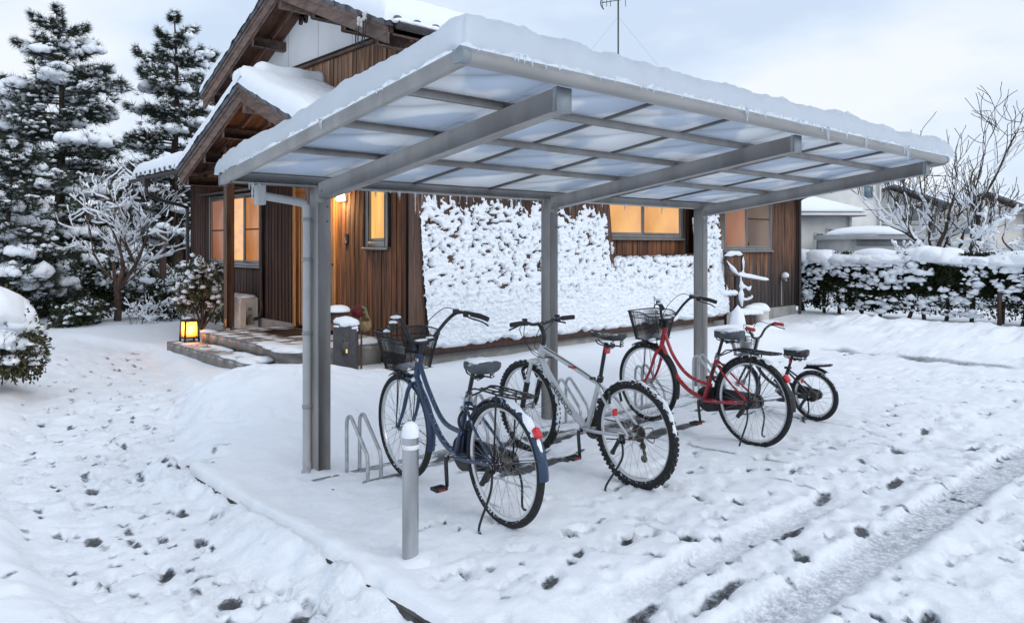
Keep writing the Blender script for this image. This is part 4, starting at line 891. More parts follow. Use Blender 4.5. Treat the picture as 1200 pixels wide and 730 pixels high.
# ------------------------------------------------------------------ post box, small mail box, straw ornament by the porch
bx_, by_ = 4.40, 7.62; pbz = gz(bx_, by_) - .08
pb = empty('post_box', (bx_, by_, pbz), 'dark grey pillar post box with snow on top by the porch', 'post box')
th = np.linspace(0, 2 * math.pi, 33)[:-1]; sq = lambda t: np.sign(t) * np.abs(t) ** .45
ring = np.stack([.135 * sq(np.cos(th)), .11 * sq(np.sin(th))], 1); R_ = rotz(math.radians(-42))[:2, :2]; ring = ring @ R_.T + np.array((bx_, by_))
MB().prism([(x, y, pbz) for x, y in ring], (0, 0, .66 - pbz + .0)).build('body', 'post_box', pb, 'auto')
fx, fy = -math.sin(math.radians(42)), -math.cos(math.radians(42)); ex, ey = math.cos(math.radians(-42)), math.sin(math.radians(-42))
def pface(u, z, w, h_, d, nm, mt_):
    c = (bx_ + fx * (.108 + d / 2) + ex * u, by_ + fy * (.108 + d / 2) + ey * u, z); MB().obox(c, (w, d, h_), rotz(math.radians(-42)), .002).build(nm, mt_, pb)
pface(.02, .40, .085, .20, .012, 'face_plate', 'post_box'); pface(.02, .355, .06, .05, .016, 'window_slot', 'black_plastic'); pface(.035, .355, .02, .045, .019, 'lit_lens', 'pane_yellow')
pface(.0, .475, .016, .022, .016, 'hole', 'black_plastic'); pface(.035, .475, .016, .022, .016, 'hole', 'black_plastic')
sn = MB()
for (u, w, z, r) in ((0, 0, .66, .13), (-.06, .02, .67, .09), (.06, -.02, .66, .10), (.10, -.06, .61, .05), (-.08, -.07, .63, .045), (.0, -.08, .64, .05), (.115, -.03, .58, .035)): sn.blob((bx_ + ex * u + fx * -w, by_ + ey * u + fy * -w, z), (r, r, r * .6), None, .25, 2.2, 2, None, .7)
sn.build('snow_cap', 'snow', pb, True)
mx_, my_ = 4.50, 7.98; mbx = empty('mail_box', (mx_, my_, .1), 'small brown wooden box with a snow hat behind the post box', 'mail box')
MB().box(mx_ - .03, mx_ + .03, my_ - .03, my_ + .03, 0, .62).build('post', 'wood_dark', mbx); MB().obox((mx_, my_, .68), (.22, .16, .13), rotz(math.radians(-42)), .006).build('box', 'wood_post', mbx)
MB().obox((mx_, my_, .752), (.27, .22, .016), rotz(math.radians(-42)), .003).build('lid', 'trim_dark', mbx); MB().blob((mx_, my_, .762), (.155, .145, .075), 5, .12, 1.5, 3, None, .12).build('snow_cap', 'snow', mbx, True)
ox, oy = 4.82, 7.98; orn = empty('straw_ornament', (ox, oy, .1), 'straw basket ornament with red cap on a stick beside the wall', 'ornament')
MB().cyl((ox, oy, .0), (ox, oy, .75), .012, 8).build('stick', 'wood_post', orn); pmat('red_cloth', (.09, .010, .012), (.14, .014, .016), rough=.85, scale=20); pmat('straw', (.20, .14, .07), (.36, .26, .13), rough=.85, scale=30, stretch=(3, 3, .6), bump=.4, bscale=60); pmat('green_cloth', (.10, .13, .07), (.18, .21, .12), rough=.85, scale=20)
MB().blob((ox - .03, oy + .03, .72), (.075, .075, .10), 2, .12, 2, 2, None, .6).build('red_cap', 'red_cloth', orn, True)
MB().tube(spline([(ox, oy, .80), (ox + .04, oy - .03, .76), (ox + .05, oy - .05, .66)], 5), [.02] * 10 + [.025], 8).build('green_ribbon', 'green_cloth', orn, True)
MB().lathe([(.0, .50), (.05, .51), (.075, .56), (.068, .62), (.06, .625), (.05, .58), (0, .57)], 14, (ox + .03, oy - .05, 0)).build('basket', 'straw', orn, True)
MB().tube(spline([(ox - .03, oy + .01, .60), (ox + .02, oy - .04, .74), (ox + .08, oy - .10, .60)], 6), .008, 6).build('basket_handle', 'straw', orn, True)

# ------------------------------------------------------------------ hand pump, tub and keg against the house
hx, hy = 12.0, 7.18; hp = empty('hand_pump', (hx, hy, 0), 'old snow covered garden hand pump by the house wall', 'pump')
MB().tube([(hx, hy, .0), (hx, hy, .45), (hx, hy, .46), (hx, hy, .98), (hx, hy, 1.0)], [.075, .07, .05, .05, .065], 12).build('body', 'pipe_dark', hp, 'auto')
MB().tube(spline([(hx, hy, .74), (hx + .10, hy - .08, .76), (hx + .17, hy - .14, .70), (hx + .18, hy - .15, .64)], 5), .028, 9).build('spout', 'pipe_dark', hp, True)
MB().tube(spline([(hx - .28, hy + .02, 1.02), (hx, hy, 1.0), (hx + .25, hy - .08, .97), (hx + .62, hy - .2, .90)], 5), .018, 8).build('handle', 'pipe_dark', hp, True)
fr = MB()
for (p, q) in (((-.22, .1, .0), (-.22, .1, 1.34)), ((.10, -.04, .96), (.10, -.04, 1.36)), ((-.22, .1, 1.34), (.10, -.04, 1.36)), ((-.24, .12, 1.30), (.04, 0, .98)), ((-.34, .12, .66), (.0, .0, .66))): fr.cyl(np.array((hx, hy, 0)) + p, np.array((hx, hy, 0)) + q, .022, 8)
fr.build('frame', 'wood_dark', hp)
sn = MB()
for t in np.linspace(0, 1, 14): sn.blob((hx + .06 + .56 * t, hy - .02 - .18 * t, 1.005 - .09 * t), (.075, .055, .065 - .02 * t), None, .2)
hb_ = np.array((hx, hy, 0.))
for pts, r in (([(-.24, .1, 1.36), (-.06, .03, 1.40), (.10, -.04, 1.38)], .034), ([(.10, -.05, 1.34), (.105, -.06, 1.15), (.09, -.05, 1.0)], .022), ([(-.22, .11, 1.29), (-.10, .05, 1.15), (.03, -.01, 1.0)], .030), ([(-.36, .11, .69), (-.18, .05, .70), (.0, -.02, .70)], .045),
               ([(.02, -.04, .80), (.10, -.09, .81), (.16, -.13, .77), (.20, -.16, .82)], .034), ([(.03, -.05, .98), (.04, -.055, .80), (.02, -.06, .62), (.04, -.07, .45)], .045), ([(.02, -.05, .60), (.14, -.10, .58), (.20, -.15, .62), (.21, -.16, .66)], .030)):
    Q = spline(hb_ + np.array(pts), 6); k_ = np.linspace(0, 1, len(Q)); sn.tube(Q, r * np.clip((1 + 1.0 * fbm(Q * 16, 2)) * np.minimum(1, 3 * np.minimum(k_, 1 - k_) + .35), .15, 2), 8)
tag(sn.build('clinging_snow', 'snow_clump', hp, True), kind='stuff')
tb = empty('wooden_tub', (12.0, 7.0, 0), 'dark wooden tub below the hand pump under snow', 'tub')
for k in range(12):
    t = k / 12 * 2 * math.pi; MB().obox((11.92 + .20 * math.cos(t), 7.0 + .16 * math.sin(t), .14), (.022, .10, .40), rotz(t), .003).build('stave', 'wood_dark', tb)
sn = MB()
for k in range(6): sn.blob((11.78 + k * .07, 7.0 - .02 * k, .35), (.12, .16, .09), k)
sn.build('snow_cap', 'snow', tb, True)
kg = empty('water_keg', (12.42, 6.98, 0), 'cream round keg with a thick snow cap beside the tub', 'keg')
MB().lathe([(0, 0), (.15, 0), (.16, .1), (.16, .36), (.15, .40), (0, .40)], 22, (12.42, 6.98, -.02)).build('body', 'beige', kg, 'auto')
sn = MB(); sn.blob((12.40, 6.98, .38), (.21, .19, .13), 3, .15, 1.5, 3); sn.blob((12.22, 7.0, .40), (.2, .15, .09), 6); sn.build('snow_cap', 'snow', kg, True)
sn = MB(); sn.blob((11.98, 6.62, .0), (.30, .26, .22), 9, .25, 1.6, 3); sn.blob((12.3, 6.75, .0), (.26, .22, .24), 11, .25, 1.6, 3); sn.blob((11.55, 6.9, .0), (.16, .14, .45), 14, .2, 1.6, 3); tag(sn.build('snow_heap', 'snow', None, True), 'heap of snow at the foot of the hand pump', 'snow')

# ------------------------------------------------------------------ service cable and aerial
ins = empty('cable_bracket', (4.66, 7.72, 4.2), 'porcelain insulators and looped service cable on the main barge board', 'cable')
for (dy, dz) in ((0, 0), (.07, .03), (-.05, .06)): MB().lathe([(0, -.05), (.022, -.05), (.03, -.02), (.018, 0), (.03, .02), (.022, .05), (0, .05)], 12, (4.64, 7.66 + dy, 4.14 + dz)).build('insulator', 'insulator', ins, True)
for s_ in (0, .05): MB().tube(spline([(4.64, 7.60 + s_, 4.20), (4.62, 7.56 + s_, 4.02), (4.62, 7.62 + s_, 3.88), (4.62, 7.72 + s_, 3.90), (4.64, 7.75 + s_, 4.10)], 6), .008, 6).build('cable_loop', 'cable', ins, True)
tx, ty = ray(404, 12); 
for k in (0, .05): MB().tube(spline([(4.64, 7.68 + k, 4.2), (5.0 + k, 8.4, 4.72), (tx, ty + k, zat(-50, 12))], 6), .010, 6).build('service_wire', 'cable', ins, True)
ax_, ay_ = 12.1, 9.98; ant = empty('roof_aerial', (ax_, ay_, 4.0), 'thin television aerial mast standing on the low wing roof', 'aerial')
MB().cyl((ax_, ay_, 3.9), (ax_, ay_, 6.62), .017, 8).build('mast', 'pipe_dark', ant)
rX = np.array((SY, -CY, 0)); o_ = np.array((ax_, ay_, 6.56))
MB().cyl(o_ - rX * .34 + (0, 0, -.02), o_ + rX * .17 + (0, 0, .06), .010, 6).build('boom', 'alu_dark', ant)
for t in (-.32, -.24, -.16, .15): MB().cyl(o_ + rX * t + (0, 0, -.10), o_ + rX * t + (0, 0, .34), .007, 6).build('element', 'alu_dark', ant)
MB().tube(spline([o_ + rX * -.34 + (0, 0, .1), o_ + rX * -.36 + (0, 0, -.05), o_ + rX * -.30 + (0, 0, -.16)], 4), .012, 6).build('dipole', 'cable', ant)
for s_ in (-1, 1): MB().cyl((ax_, ay_, 6.25), np.array((ax_, ay_, 4.3)) + rX * s_ * 1.6, .0015, 4).build('guy_wire', 'alu_dark', ant)
# ------------------------------------------------------------------ bicycles (built in their own frame: x forward, y left, z up)
pmat('paint_blue', (.006, .026, .072), (.008, .034, .092), rough=.3, scale=4, dust=.20, dscale=60, dmin=.45, coat=.4)
pmat('paint_red', (.34, .006, .016), (.42, .010, .022), rough=.3, scale=4, dust=.22, dscale=38, dmin=.5, coat=.4)
pmat('paint_silver', (.52, .535, .55), (.62, .635, .65), rough=.32, metal=.35, scale=4, dust=.15, dmin=.5, coat=.3)
pmat('paint_black', (.012, .014, .022), (.02, .024, .034), rough=.35, scale=5, dust=.30, dmin=.5, coat=.2)
pmat('rubber', (.008, .008, .009), (.016, .016, .017), rough=.8, scale=40, dust=.24, dscale=70, dmin=.2)
pmat('rubber_grip', (.010, .010, .011), (.016, .016, .018), rough=.65, scale=40)
pmat('rim', (.62, .63, .64), (.72, .73, .74), rough=.3, metal=.6, scale=8)
pmat('spoke', (.34, .345, .35), rough=.35, metal=.7)
pmat('saddle', (.040, .050, .060), (.058, .070, .082), rough=.55, scale=12, dust=.42, dscale=20, dmin=.55, bump=.1, bscale=90)
pmat('saddle_black', (.014, .015, .017), (.022, .023, .026), rough=.45, scale=12, dust=.30, dscale=30, dmin=.6)
pmat('gear', (.05, .042, .036), (.11, .095, .08), rough=.5, metal=.6, scale=30)
pmat('reflector', (.50, .006, .010), (.62, .012, .016), rough=.2, scale=60, coat=.6)
pmat('wire', (.014, .014, .016), (.022, .022, .024), rough=.5, metal=.2, scale=10, dust=.2, dmin=.6, dscale=60)
pmat('wire_steel', (.33, .33, .33), (.42, .42, .42), rough=.35, metal=.7, scale=10, dust=.2, dmin=.6)
pmat('grip_red', (.42, .03, .03), (.5, .05, .05), rough=.6, scale=20)
pmat('decal_dark', (.02, .02, .022), rough=.5)
pmat('decal_light', (.55, .60, .66), rough=.5)

def bpart(mb, name, mat, parent, smooth=True):
    o = mb.build(name, mat, parent, smooth, local=True)
    if 'snow' in name or name in ('spokes', 'mudguard_stays', 'mesh'): o['kind'] = 'stuff'
    return o
def circ(cx, cz, r, a0, a1, n, y=0.0):
    t = np.linspace(a0, a1, n); return np.stack([cx + r * np.cos(t), np.full(n, y), cz + r * np.sin(t)], 1)
def snow_arc(parent, cx, cz, r, w, a0, a1, th, seed):
    """snow lying along the top of a tyre or mudguard"""
    n = 40; t = np.linspace(a0, a1, n); k = np.linspace(-1, 1, 7); A, K = np.meshgrid(t, k, indexing='ij')
    nz = fbm(np.stack([A * 9 + seed, K * .8, 0 * A + seed], -1), 3); e = np.sin(np.linspace(0, math.pi, n)) ** .45
    h = th * (1 - K ** 2) * np.clip(.75 + 1.1 * nz, .0, 2) * e[:, None] - .002 * (1 - e[:, None]) - .0015 * (np.abs(K) == 1)
    wv = w * np.clip(.75 + .9 * nz, .15, 1.15)
    rr = r - .012 * K ** 2 + h
    bpart(MB().grid(np.stack([cx + rr * np.cos(A), K * wv, cz + rr * np.sin(A)], -1)), 'snow_line', 'snow_clump', parent)
def wheel(parent, cx, R, tr, nsp=32, knobby=False, hubw=.045, hubr=.016, rimw=.012, snow=None, steer=None, gear=False, seed=0):
    w = link(bpy.data.objects.new('wheel', None)); w.parent = parent; w.empty_display_size = .05
    rc = R - tr; m = MB(); n = 72
    m.tube(circ(cx, R, rc, 0, 2 * math.pi, n + 1)[:-1], tr, 12, closed=True)
    if knobby:
        for k in range(64):
            t = k / 64 * 2 * math.pi; c, s_ = math.cos(t), math.sin(t); Rm = np.array([[c, 0, -s_], [0, 1, 0], [s_, 0, c]])
            for (yy, dr) in ((-.020, -.008), (.020, -.008), (-.007, -.001) if k % 2 else (.007, -.001)):
                m.obox((cx + (R + dr) * c, yy, R + (R + dr) * s_), (.010, .011, .018), Rm)
    bpart(m, 'tyre', 'rubber', w, 'auto' if knobby else True)
    m = MB(); rr = rc - tr * .72; prof = [(0, -rimw), (-.006, -rimw * 1.0), (-.016, -rimw * .5), (-.016, rimw * .5), (-.006, rimw), (0, rimw), (.007, rimw * .9), (.007, -rimw * .9)]
    t = np.linspace(0, 2 * math.pi, n + 1); V = np.array([[(cx + (rr + a_) * math.cos(q), b_, R + (rr + a_) * math.sin(q)) for a_, b_ in prof + prof[:1]] for q in t]); m.grid(V); bpart(m, 'rim', 'rim', w, 'auto')
    m = MB()
    for k in range(nsp):
        t = k / nsp * 2 * math.pi; sgn = 1 if k % 2 else -1; off = (1 if (k // 2) % 2 else -1) * 1.1
        h = (cx + hubr * 1.6 * math.cos(t + off), sgn * hubw * .8, R + hubr * 1.6 * math.sin(t + off)); m.tube([h, (cx + (rr - .012) * math.cos(t), 0, R + (rr - .012) * math.sin(t))], .0013, 4, caps=False)
    bpart(m, 'spokes', 'spoke', w, False)
    m = MB(); m.tube([(cx, -hubw, R), (cx, -hubw * .8, R), (cx, -hubw * .78, R), (cx, hubw * .78, R), (cx, hubw * .8, R), (cx, hubw, R)], [hubr * 1.7, hubr * 1.7, hubr, hubr, hubr * 1.7, hubr * 1.7], 14); m.cyl((cx, -hubw - .045, R), (cx, hubw + .045, R), .007, 8); bpart(m, 'hub', 'steel', w, 'auto')
    if snow: snow_arc(w, cx, R, R - .001, tr * .72, *snow, seed)
    return w
def fender(parent, cx, cz, r, a0, a1, w, mat, name='mudguard'):
    n = 34; t = np.linspace(a0, a1, n); k = np.linspace(-1, 1, 9); A, K = np.meshgrid(t, k, indexing='ij'); m = MB()
    for d, fl in ((0, False), (-.003, True)):
        rr = r + d - .016 * K ** 2; m.grid(np.stack([cx + rr * np.cos(A), K * w, cz + rr * np.sin(A)], -1), fl)
    return bpart(m, name, mat, parent)
def saddle(parent, x, z, L=.25, W=.20, mat='saddle', nose=.22, snow=True, tilt=0.0, thick=1.0):
    """sprung city saddle"""
    m = MB(); n, k = 18, 20; u = np.linspace(0, 1, n)
    rows = []
    for t in u:
        w = W / 2 * (1 - (1 - nose) * sm(.25, .85, np.array(t))) * (math.sqrt(max(0, 1 - (1 - min(t / .12, 1)) ** 2)) * .9 + .1) * (1 if t < .93 else math.sqrt(max(0.02, 1 - ((t - .93) / .07) ** 2)))
        h = (.050 - .012 * t) * thick; top = .022 * (1 - t) ** 2 + .006 * t * t
        th = np.linspace(0, 2 * math.pi, k, endpoint=False); c, s_ = np.cos(th), np.sin(th)
        rows.append(np.stack([np.full(k, x - .13 + t * L), w * np.sign(c) * np.abs(c) ** .7, z + top + tilt * t - .025 + h * np.where(s_ > 0, .5 * s_ ** .8 if False else .5 * np.abs(s_) ** .8, -.9 * np.abs(s_) ** .8)], 1))
    V = np.array(rows); V = np.concatenate([V, V[:, :1]], 1); m.grid(V, True)
    for e in (0, -1): 
        c_ = V[e, :-1].mean(0); m.add(np.vstack([V[e, :-1], c_]), None, [(i, (i + 1) % k, k) for i in range(k)])
    o = bpart(m, 'saddle', mat, parent)
    r = MB()
    for s_ in (-1, 1): r.tube(spline([(x - .09, s_ * .03, z - .05), (x - .08, s_ * .028, z - .075), (x + .06, s_ * .02, z - .07), (x + .10, s_ * .01, z - .045)], 4), .005, 6); r.tube([(x - .085 + .012 * math.cos(q), s_ * .045 + .012 * math.sin(q), z - .085 + .0022 * i) for i, q in enumerate(np.linspace(0, 6 * math.pi, 26))], .003, 5)
    r.cyl((x - .02, -.03, z - .078), (x - .02, .03, z - .078), .012, 8); bpart(r, 'saddle_rails', 'black_metal', o)
    if snow:
        s2 = MB(); s2.blob((x - .04, .0, z + .010), (.075, W * .34, .022), 3, .35, 2.5, 3, None, .2); s2.blob((x + .05, .0, z + .002), (.055, W * .14, .016), 5, .3, 2.5, 2, None, .2); bpart(s2, 'snow_patch', 'snow', o)
    return o
def crank(parent, x, z, L=.165, ang=-95, mat='black_metal', tooth=True, ring=.085, yl=.075, case=None):
    m = MB(); a = math.radians(ang); dx, dz = L * math.cos(a), L * math.sin(a)
    m.cyl((x, -.06, z), (x, .06, z), .022, 12); bpart(m, 'bottom_bracket', 'steel', parent, 'auto')
    for s_ in (1, -1):
        m = MB(); e = (x + s_ * dx, s_ * (yl + .012), z + s_ * dz); m.tube(spline([(x, s_ * .06, z), (x + s_ * dx * .1, s_ * yl, z + s_ * dz * .1), e], 4), [.013] * 4 + [.012] * 4 + [.010], 8); c = bpart(m, 'crank', mat, parent)
        pd = MB(); px, py, pz = e; pd.cyl((px, py, pz), (px, py + s_ * .095, pz), .008, 8)
        for q in (-.028, .028): pd.box(px + q - .009, px + q + .009, py + s_ * .018, py + s_ * .095, pz - .010, pz + .010, .003)
        for q in (.016, .09): pd.box(px - .030, px + .030, py + s_ * q - .005, py + s_ * q + .005, pz - .009, pz + .009, .002)
        bpart(pd, 'pedal', 'black_plastic', c, 'auto')
        rf = MB(); 
        for q in (-.0385, .0385): rf.box(px + q - .002, px + q + .002, py + s_ * .035, py + s_ * .078, pz - .006, pz + .006)
        bpart(rf, 'pedal_reflector', 'grip_red', c, False)
    m = MB(); m.tube([(x, -.048, z), (x, -.043, z)], ring, 28); bpart(m, 'chainring', 'gear' if tooth else 'steel', parent, 'auto')
def chain(parent, x, z, r1, z2, r2, y=-.045):
    m = MB(); P = [(x + r1 * math.cos(t), y, z + r1 * math.sin(t)) for t in np.linspace(math.pi / 2, -math.pi / 2, 14)] + [(r2 * math.cos(t), y, z2 + r2 * math.sin(t)) for t in np.linspace(-math.pi / 2, -3 * math.pi / 2, 12)]
    m.tube(P, .0045, 6, closed=True); bpart(m, 'chain', 'gear', parent)
def kickstand(parent, x, z, y=.06, foot=(.02, .20), mat='black_metal'):
    m = MB(); m.box(x - .02, x + .02, y - .012, y + .014, z - .03, z + .03, .006); m.tube(spline([(x, y, z - .02), (x - .02, y + .03, z - .12), (x + foot[0] - .02, foot[1], .04), (x + foot[0] - .045, foot[1] + .012, .0)], 5), .007, 8)
    m.tube(spline([(x + .01, y + .01, z), (x + .04, y + .02, z - .05), (x + .07, y + .022, z - .10)], 4), [.016, .015, .014, .013, .013, .013, .014, .016, .017], 8); return bpart(m, 'kickstand', mat, parent)
def basket(parent, x0, z0, lt, wt, lb, wb, h, mat, n1=26, dip=.04, r=.0013):
    """wire basket, wider at the top; rear rim dips towards the handlebar"""
    def ring(t, n=48):
        l, w = lb + (lt - lb) * t, wb + (wt - wb) * t; q = np.linspace(0, 2 * math.pi, n + 1)[:-1]; c, s_ = np.cos(q), np.sin(q); e = .38
        X = x0 + l / 2 * np.sign(c) * np.abs(c) ** e; Y = w / 2 * np.sign(s_) * np.abs(s_) ** e
        Z = z0 + h * t - dip * (t ** 3) * sm(.3, 1, np.array(-np.sign(c) * np.abs(c) ** e)) + .014 * t ** 3 * np.abs(s_) * 0
        return np.stack([X, Y, Z], 1)
    m = MB(); m.tube(ring(1.0), .0045, 7, closed=True); m.tube(ring(0.0), .003, 6, closed=True); m.tube(ring(.80), .003, 6, closed=True); o = bpart(m, 'basket', mat, parent)
    m = MB()
    for t in np.linspace(.04, .97, n1): m.tube(ring(t), r, 3, closed=True)
    R = [ring(t, 132) for t in np.linspace(0, 1, 5)]
    for k in range(132): m.tube([q[k] for q in R], r, 3, caps=False)
    A = ring(0.0, 48); q = np.linspace(-.48, .48, 15)
    for v in q: m.tube([(x0 - lb / 2, v * wb, z0), (x0 + lb / 2, v * wb, z0)], r, 3, caps=False); m.tube([(x0 + v * lb, -wb / 2, z0), (x0 + v * lb, wb / 2, z0)], r, 3, caps=False)
    bpart(m, 'mesh', mat, o, False); return o
def tubes(parent, name, mat, lst, n=14):
    for P, r in lst: bpart(MB().tube(spline(P, 8) if len(P) > 2 else np.array(P, float), r if np.isscalar(r) else np.interp(np.linspace(0, 1, (len(P) - 1) * 8 + 1 if len(P) > 2 else 2), np.linspace(0, 1, len(r)), r), n), name, mat, parent, 'auto')
def place(o, x, y, turn=0.0, lean=0.0, dz=0.0):
    o.rotation_euler = (math.radians(-lean), 0, math.radians(90 + turn)); o.location = (x, y, gz(x, y) - .012 + dz)
def newbike(label, name='bicycle'):
    o = link(bpy.data.objects.new(name, None)); tag(o, label, 'bicycle'); OFF[o.name] = np.zeros(3); return o
def lettering(parent, txt, size, R, loc, mat, shear=0.0, sx=1.0):
    cu = bpy.data.curves.new('lettering', 'FONT'); cu.body = txt; cu.size = size; cu.shear = shear; cu.extrude = .0006; cu.align_x = 'CENTER'; cu.align_y = 'CENTER'; cu.resolution_u = 2
    ob = bpy.data.objects.new('t', cu); link(ob); dg = bpy.context.evaluated_depsgraph_get(); me = bpy.data.meshes.new_from_object(ob.evaluated_get(dg)); bpy.data.objects.remove(ob)
    me.materials.clear(); me.materials.append(M[mat]); o = link(bpy.data.objects.new('lettering', me)); o.parent = parent
    X, Yv = np.array(R[0], float), np.array(R[1], float); X /= np.linalg.norm(X); Yv -= X * np.dot(X, Yv); Yv /= np.linalg.norm(Yv); Z = np.cross(X, Yv)
    o.matrix_local = Matrix(((X[0] * sx, Yv[0], Z[0], loc[0]), (X[1] * sx, Yv[1], Z[1], loc[1]), (X[2] * sx, Yv[2], Z[2], loc[2]), (0, 0, 0, 1))); return o

def city_bike(label, paint, guard, bask, snow_amt, swan=False, lock=False, seed=0):
    o = newbike(label); R, wb = .343, 1.09
    wheel(o, 0, R, .022, 36, snow=None, seed=seed); wheel(o, wb, R, .022, 36, seed=seed + 5)
    # frame
    bpart(MB().tube([(.925, 0, .655), (.872, 0, .845)], .021, 16), 'head_tube', paint, o, 'auto')
    if swan: dt, tt = [(.915, 0, .70), (.80, 0, .50), (.66, 0, .36), (.47, 0, .285)], [(.885, 0, .80), (.78, 0, .60), (.62, 0, .46), (.392, 0, .415)]
    else: dt, tt = [(.915, 0, .69), (.78, 0, .50), (.63, 0, .35), (.47, 0, .285)], [(.885, 0, .79), (.76, 0, .61), (.60, 0, .46), (.385, 0, .43)]
    tubes(o, 'down_tube', paint, [(dt, .0185)]); tubes(o, 'top_tube', paint, [(tt, .015)])
    bpart(MB().tube([(.47, 0, .285), (.325, 0, .665)], .0165, 14), 'seat_tube', paint, o, 'auto')
    for s_ in (-1, 1):
        tubes(o, 'seat_stay', paint, [([(.335, s_ * .020, .62), (.20, s_ * .05, .50), (.0, s_ * .062, .345)], .0085)], 10); tubes(o, 'chain_stay', paint, [([(.45, s_ * .028, .285), (.25, s_ * .045, .305), (.0, s_ * .062, .345)], .011)], 10)
        tubes(o, 'fork_blade', paint, [([(.935, s_ * .03, .635), (.955, s_ * .045, .60), (1.01, s_ * .052, .46), (1.07, s_ * .055, .36), (wb, s_ * .055, R)], [.014, .014, .012, .010, .010])], 10)
    bpart(MB().box(.915, .955, -.045, .045, .628, .655, .006), 'fork_crown', paint, o, 'auto')
    bpart(MB().tube([(.325, 0, .66), (.262, 0, .835)], .0128, 12), 'seat_post', 'black_metal', o, 'auto'); bpart(MB().tube([(.335, 0, .635), (.318, 0, .68)], .021, 12), 'seat_clamp', 'steel', o, 'auto')
    saddle(o, .235, .865, snow=True)
    bpart(MB().tube([(.872, 0, .84), (.850, 0, .915)], .0135, 12), 'stem', 'black_metal', o, 'auto'); bpart(MB().tube([(.850, -.025, .915), (.850, .025, .915)], .018, 10), 'stem_clamp', 'black_metal', o, 'auto')
    hb = [(.60, -.335, 1.055), (.68, -.285, 1.085), (.75, -.215, 1.095), (.79, -.15, 1.04), (.84, -.075, .935), (.850, 0, .915), (.84, .075, .935), (.79, .15, 1.04), (.75, .215, 1.095), (.68, .285, 1.085), (.60, .335, 1.055)]
    H = bpart(MB().tube(spline(hb, 7), .0115, 12), 'handlebar', 'black_metal', o, 'auto')
    for s_ in (-1, 1):
        bpart(MB().tube([(.69, s_ * .278, 1.083), (.64, s_ * .312, 1.072), (.59, s_ * .342, 1.052)], [.016, .017, .016], 12), 'grip', 'rubber_grip', H, 'auto')
        m = MB(); m.box(.70, .735, s_ * .255 - .012, s_ * .255 + .012, 1.065, 1.100, .004); m.tube(spline([(.735, s_ * .262, 1.075), (.725, s_ * .295, 1.055), (.66, s_ * .345, 1.03), (.625, s_ * .365, 1.005)], 5), .0055, 7); bpart(m, 'brake_lever', 'black_metal', H, 'auto')
        bpart(MB().tube(spline([(.735, s_ * .25, 1.085), (.84, s_ * .17, 1.12), (.93, s_ * .06, .98), (.93, s_ * .025, .78)], 7), .0028, 6), 'brake_cable', 'cable', H)
    bell = MB(); bell.lathe([(.0, .03), (.014, .028), (.022, .018), (.024, .0), (0, 0)], 14, (.745, -.20, 1.095)); bpart(bell, 'bell', 'black_metal', H)
    sn = MB()
    for (x_, y_, z_, a_, b_, c_) in ((.72, .25, 1.105, .04, .03, .015), (.65, .305, 1.085, .03, .025, .012), (.67, .335, 1.035, .03, .02, .012), (.85, .0, .928, .022, .05, .012), (.842, -.06, .94, .02, .03, .010), (.745, -.20, 1.122, .018, .018, .008)): sn.blob((x_, y_, z_), (a_, b_, c_), None, .3, 2.5, 2)
    bpart(sn, 'snow_patch', 'snow_clump', H)
    # mudguards, carrier, light
    g1 = fender(o, 0, R, R + .020, math.radians(172), math.radians(-2), .030, guard); g2 = fender(o, wb, R, R + .018, math.radians(118), math.radians(196), .028, guard); 
    fender(o, wb, R, R + .018, math.radians(62), math.radians(118), .028, guard)
    a0_, a1_ = (math.radians(196), math.radians(102))
    g1b = fender(o, 0, R, R + .0205, math.radians(118), math.radians(182), .031, guard)
    snow_arc(g1b, 0, R, R + .021, .026, math.radians(76), math.radians(160), .009 * snow_amt, seed)
    m = MB()
    for (cx, aa) in ((0, 165), (0, 125), (wb, 190), (wb, 90)):
        for s_ in (-1, 1): m.cyl((cx, s_ * .062, R), (cx + (R + .016) * math.cos(math.radians(aa)), s_ * .026, R + (R + .016) * math.sin(math.radians(aa))), .0028, 5)
    bpart(m, 'mudguard_stays', 'black_metal', o, False)
    c = MB(); z = .735
    for s_ in (-1, 1): c.tube(spline([(.33, s_ * .018, .655), (.24, s_ * .05, .70), (.16, s_ * .062, z), (-.10, s_ * .068, z), (-.22, s_ * .05, z + .004), (-.25, 0, z + .006)], 6), .0055, 7); c.tube([(-.04, s_ * .068, z), (0, s_ * .066, R)], .0055, 6)
    for s_ in (-.025, .025): c.tube([(.16, s_, z), (-.24, s_, z + .004)], .0045, 6)
    for x in (.14, .02, -.10, -.20): c.tube([(x, -.064, z), (x, .064, z)], .0045, 6)
    bpart(c, 'rear_carrier', 'wire', o)
    rl = MB(); an = math.radians(143); cx_, cz_ = (R + .030) * math.cos(an), R + (R + .030) * math.sin(an); Rm = np.array([[math.cos(an), 0, -math.sin(an)], [0, 1, 0], [math.sin(an), 0, math.cos(an)]])
    rl.obox((cx_, 0, cz_), (.032, .046, .060), Rm, .010); bpart(rl, 'rear_reflector', 'reflector', o, 'auto')
    crank(o, .47, .285, ang=-100)
    cc = MB(); P = [(.47 + .105 * math.cos(t), .285 + .105 * math.sin(t)) for t in np.linspace(1.75, -1.6, 14)] + [(.0 + .055 * math.cos(t), R + .055 * math.sin(t)) for t in np.linspace(-1.7, -4.55, 12)]
    cc.prism([(x, -.068, z_) for x, z_ in P], (0, .028, 0)); bpart(cc, 'chain_case', 'black_plastic', o, 'auto')
    kickstand(o, .0, R - .01, .075, (.03, .16)); st = MB()
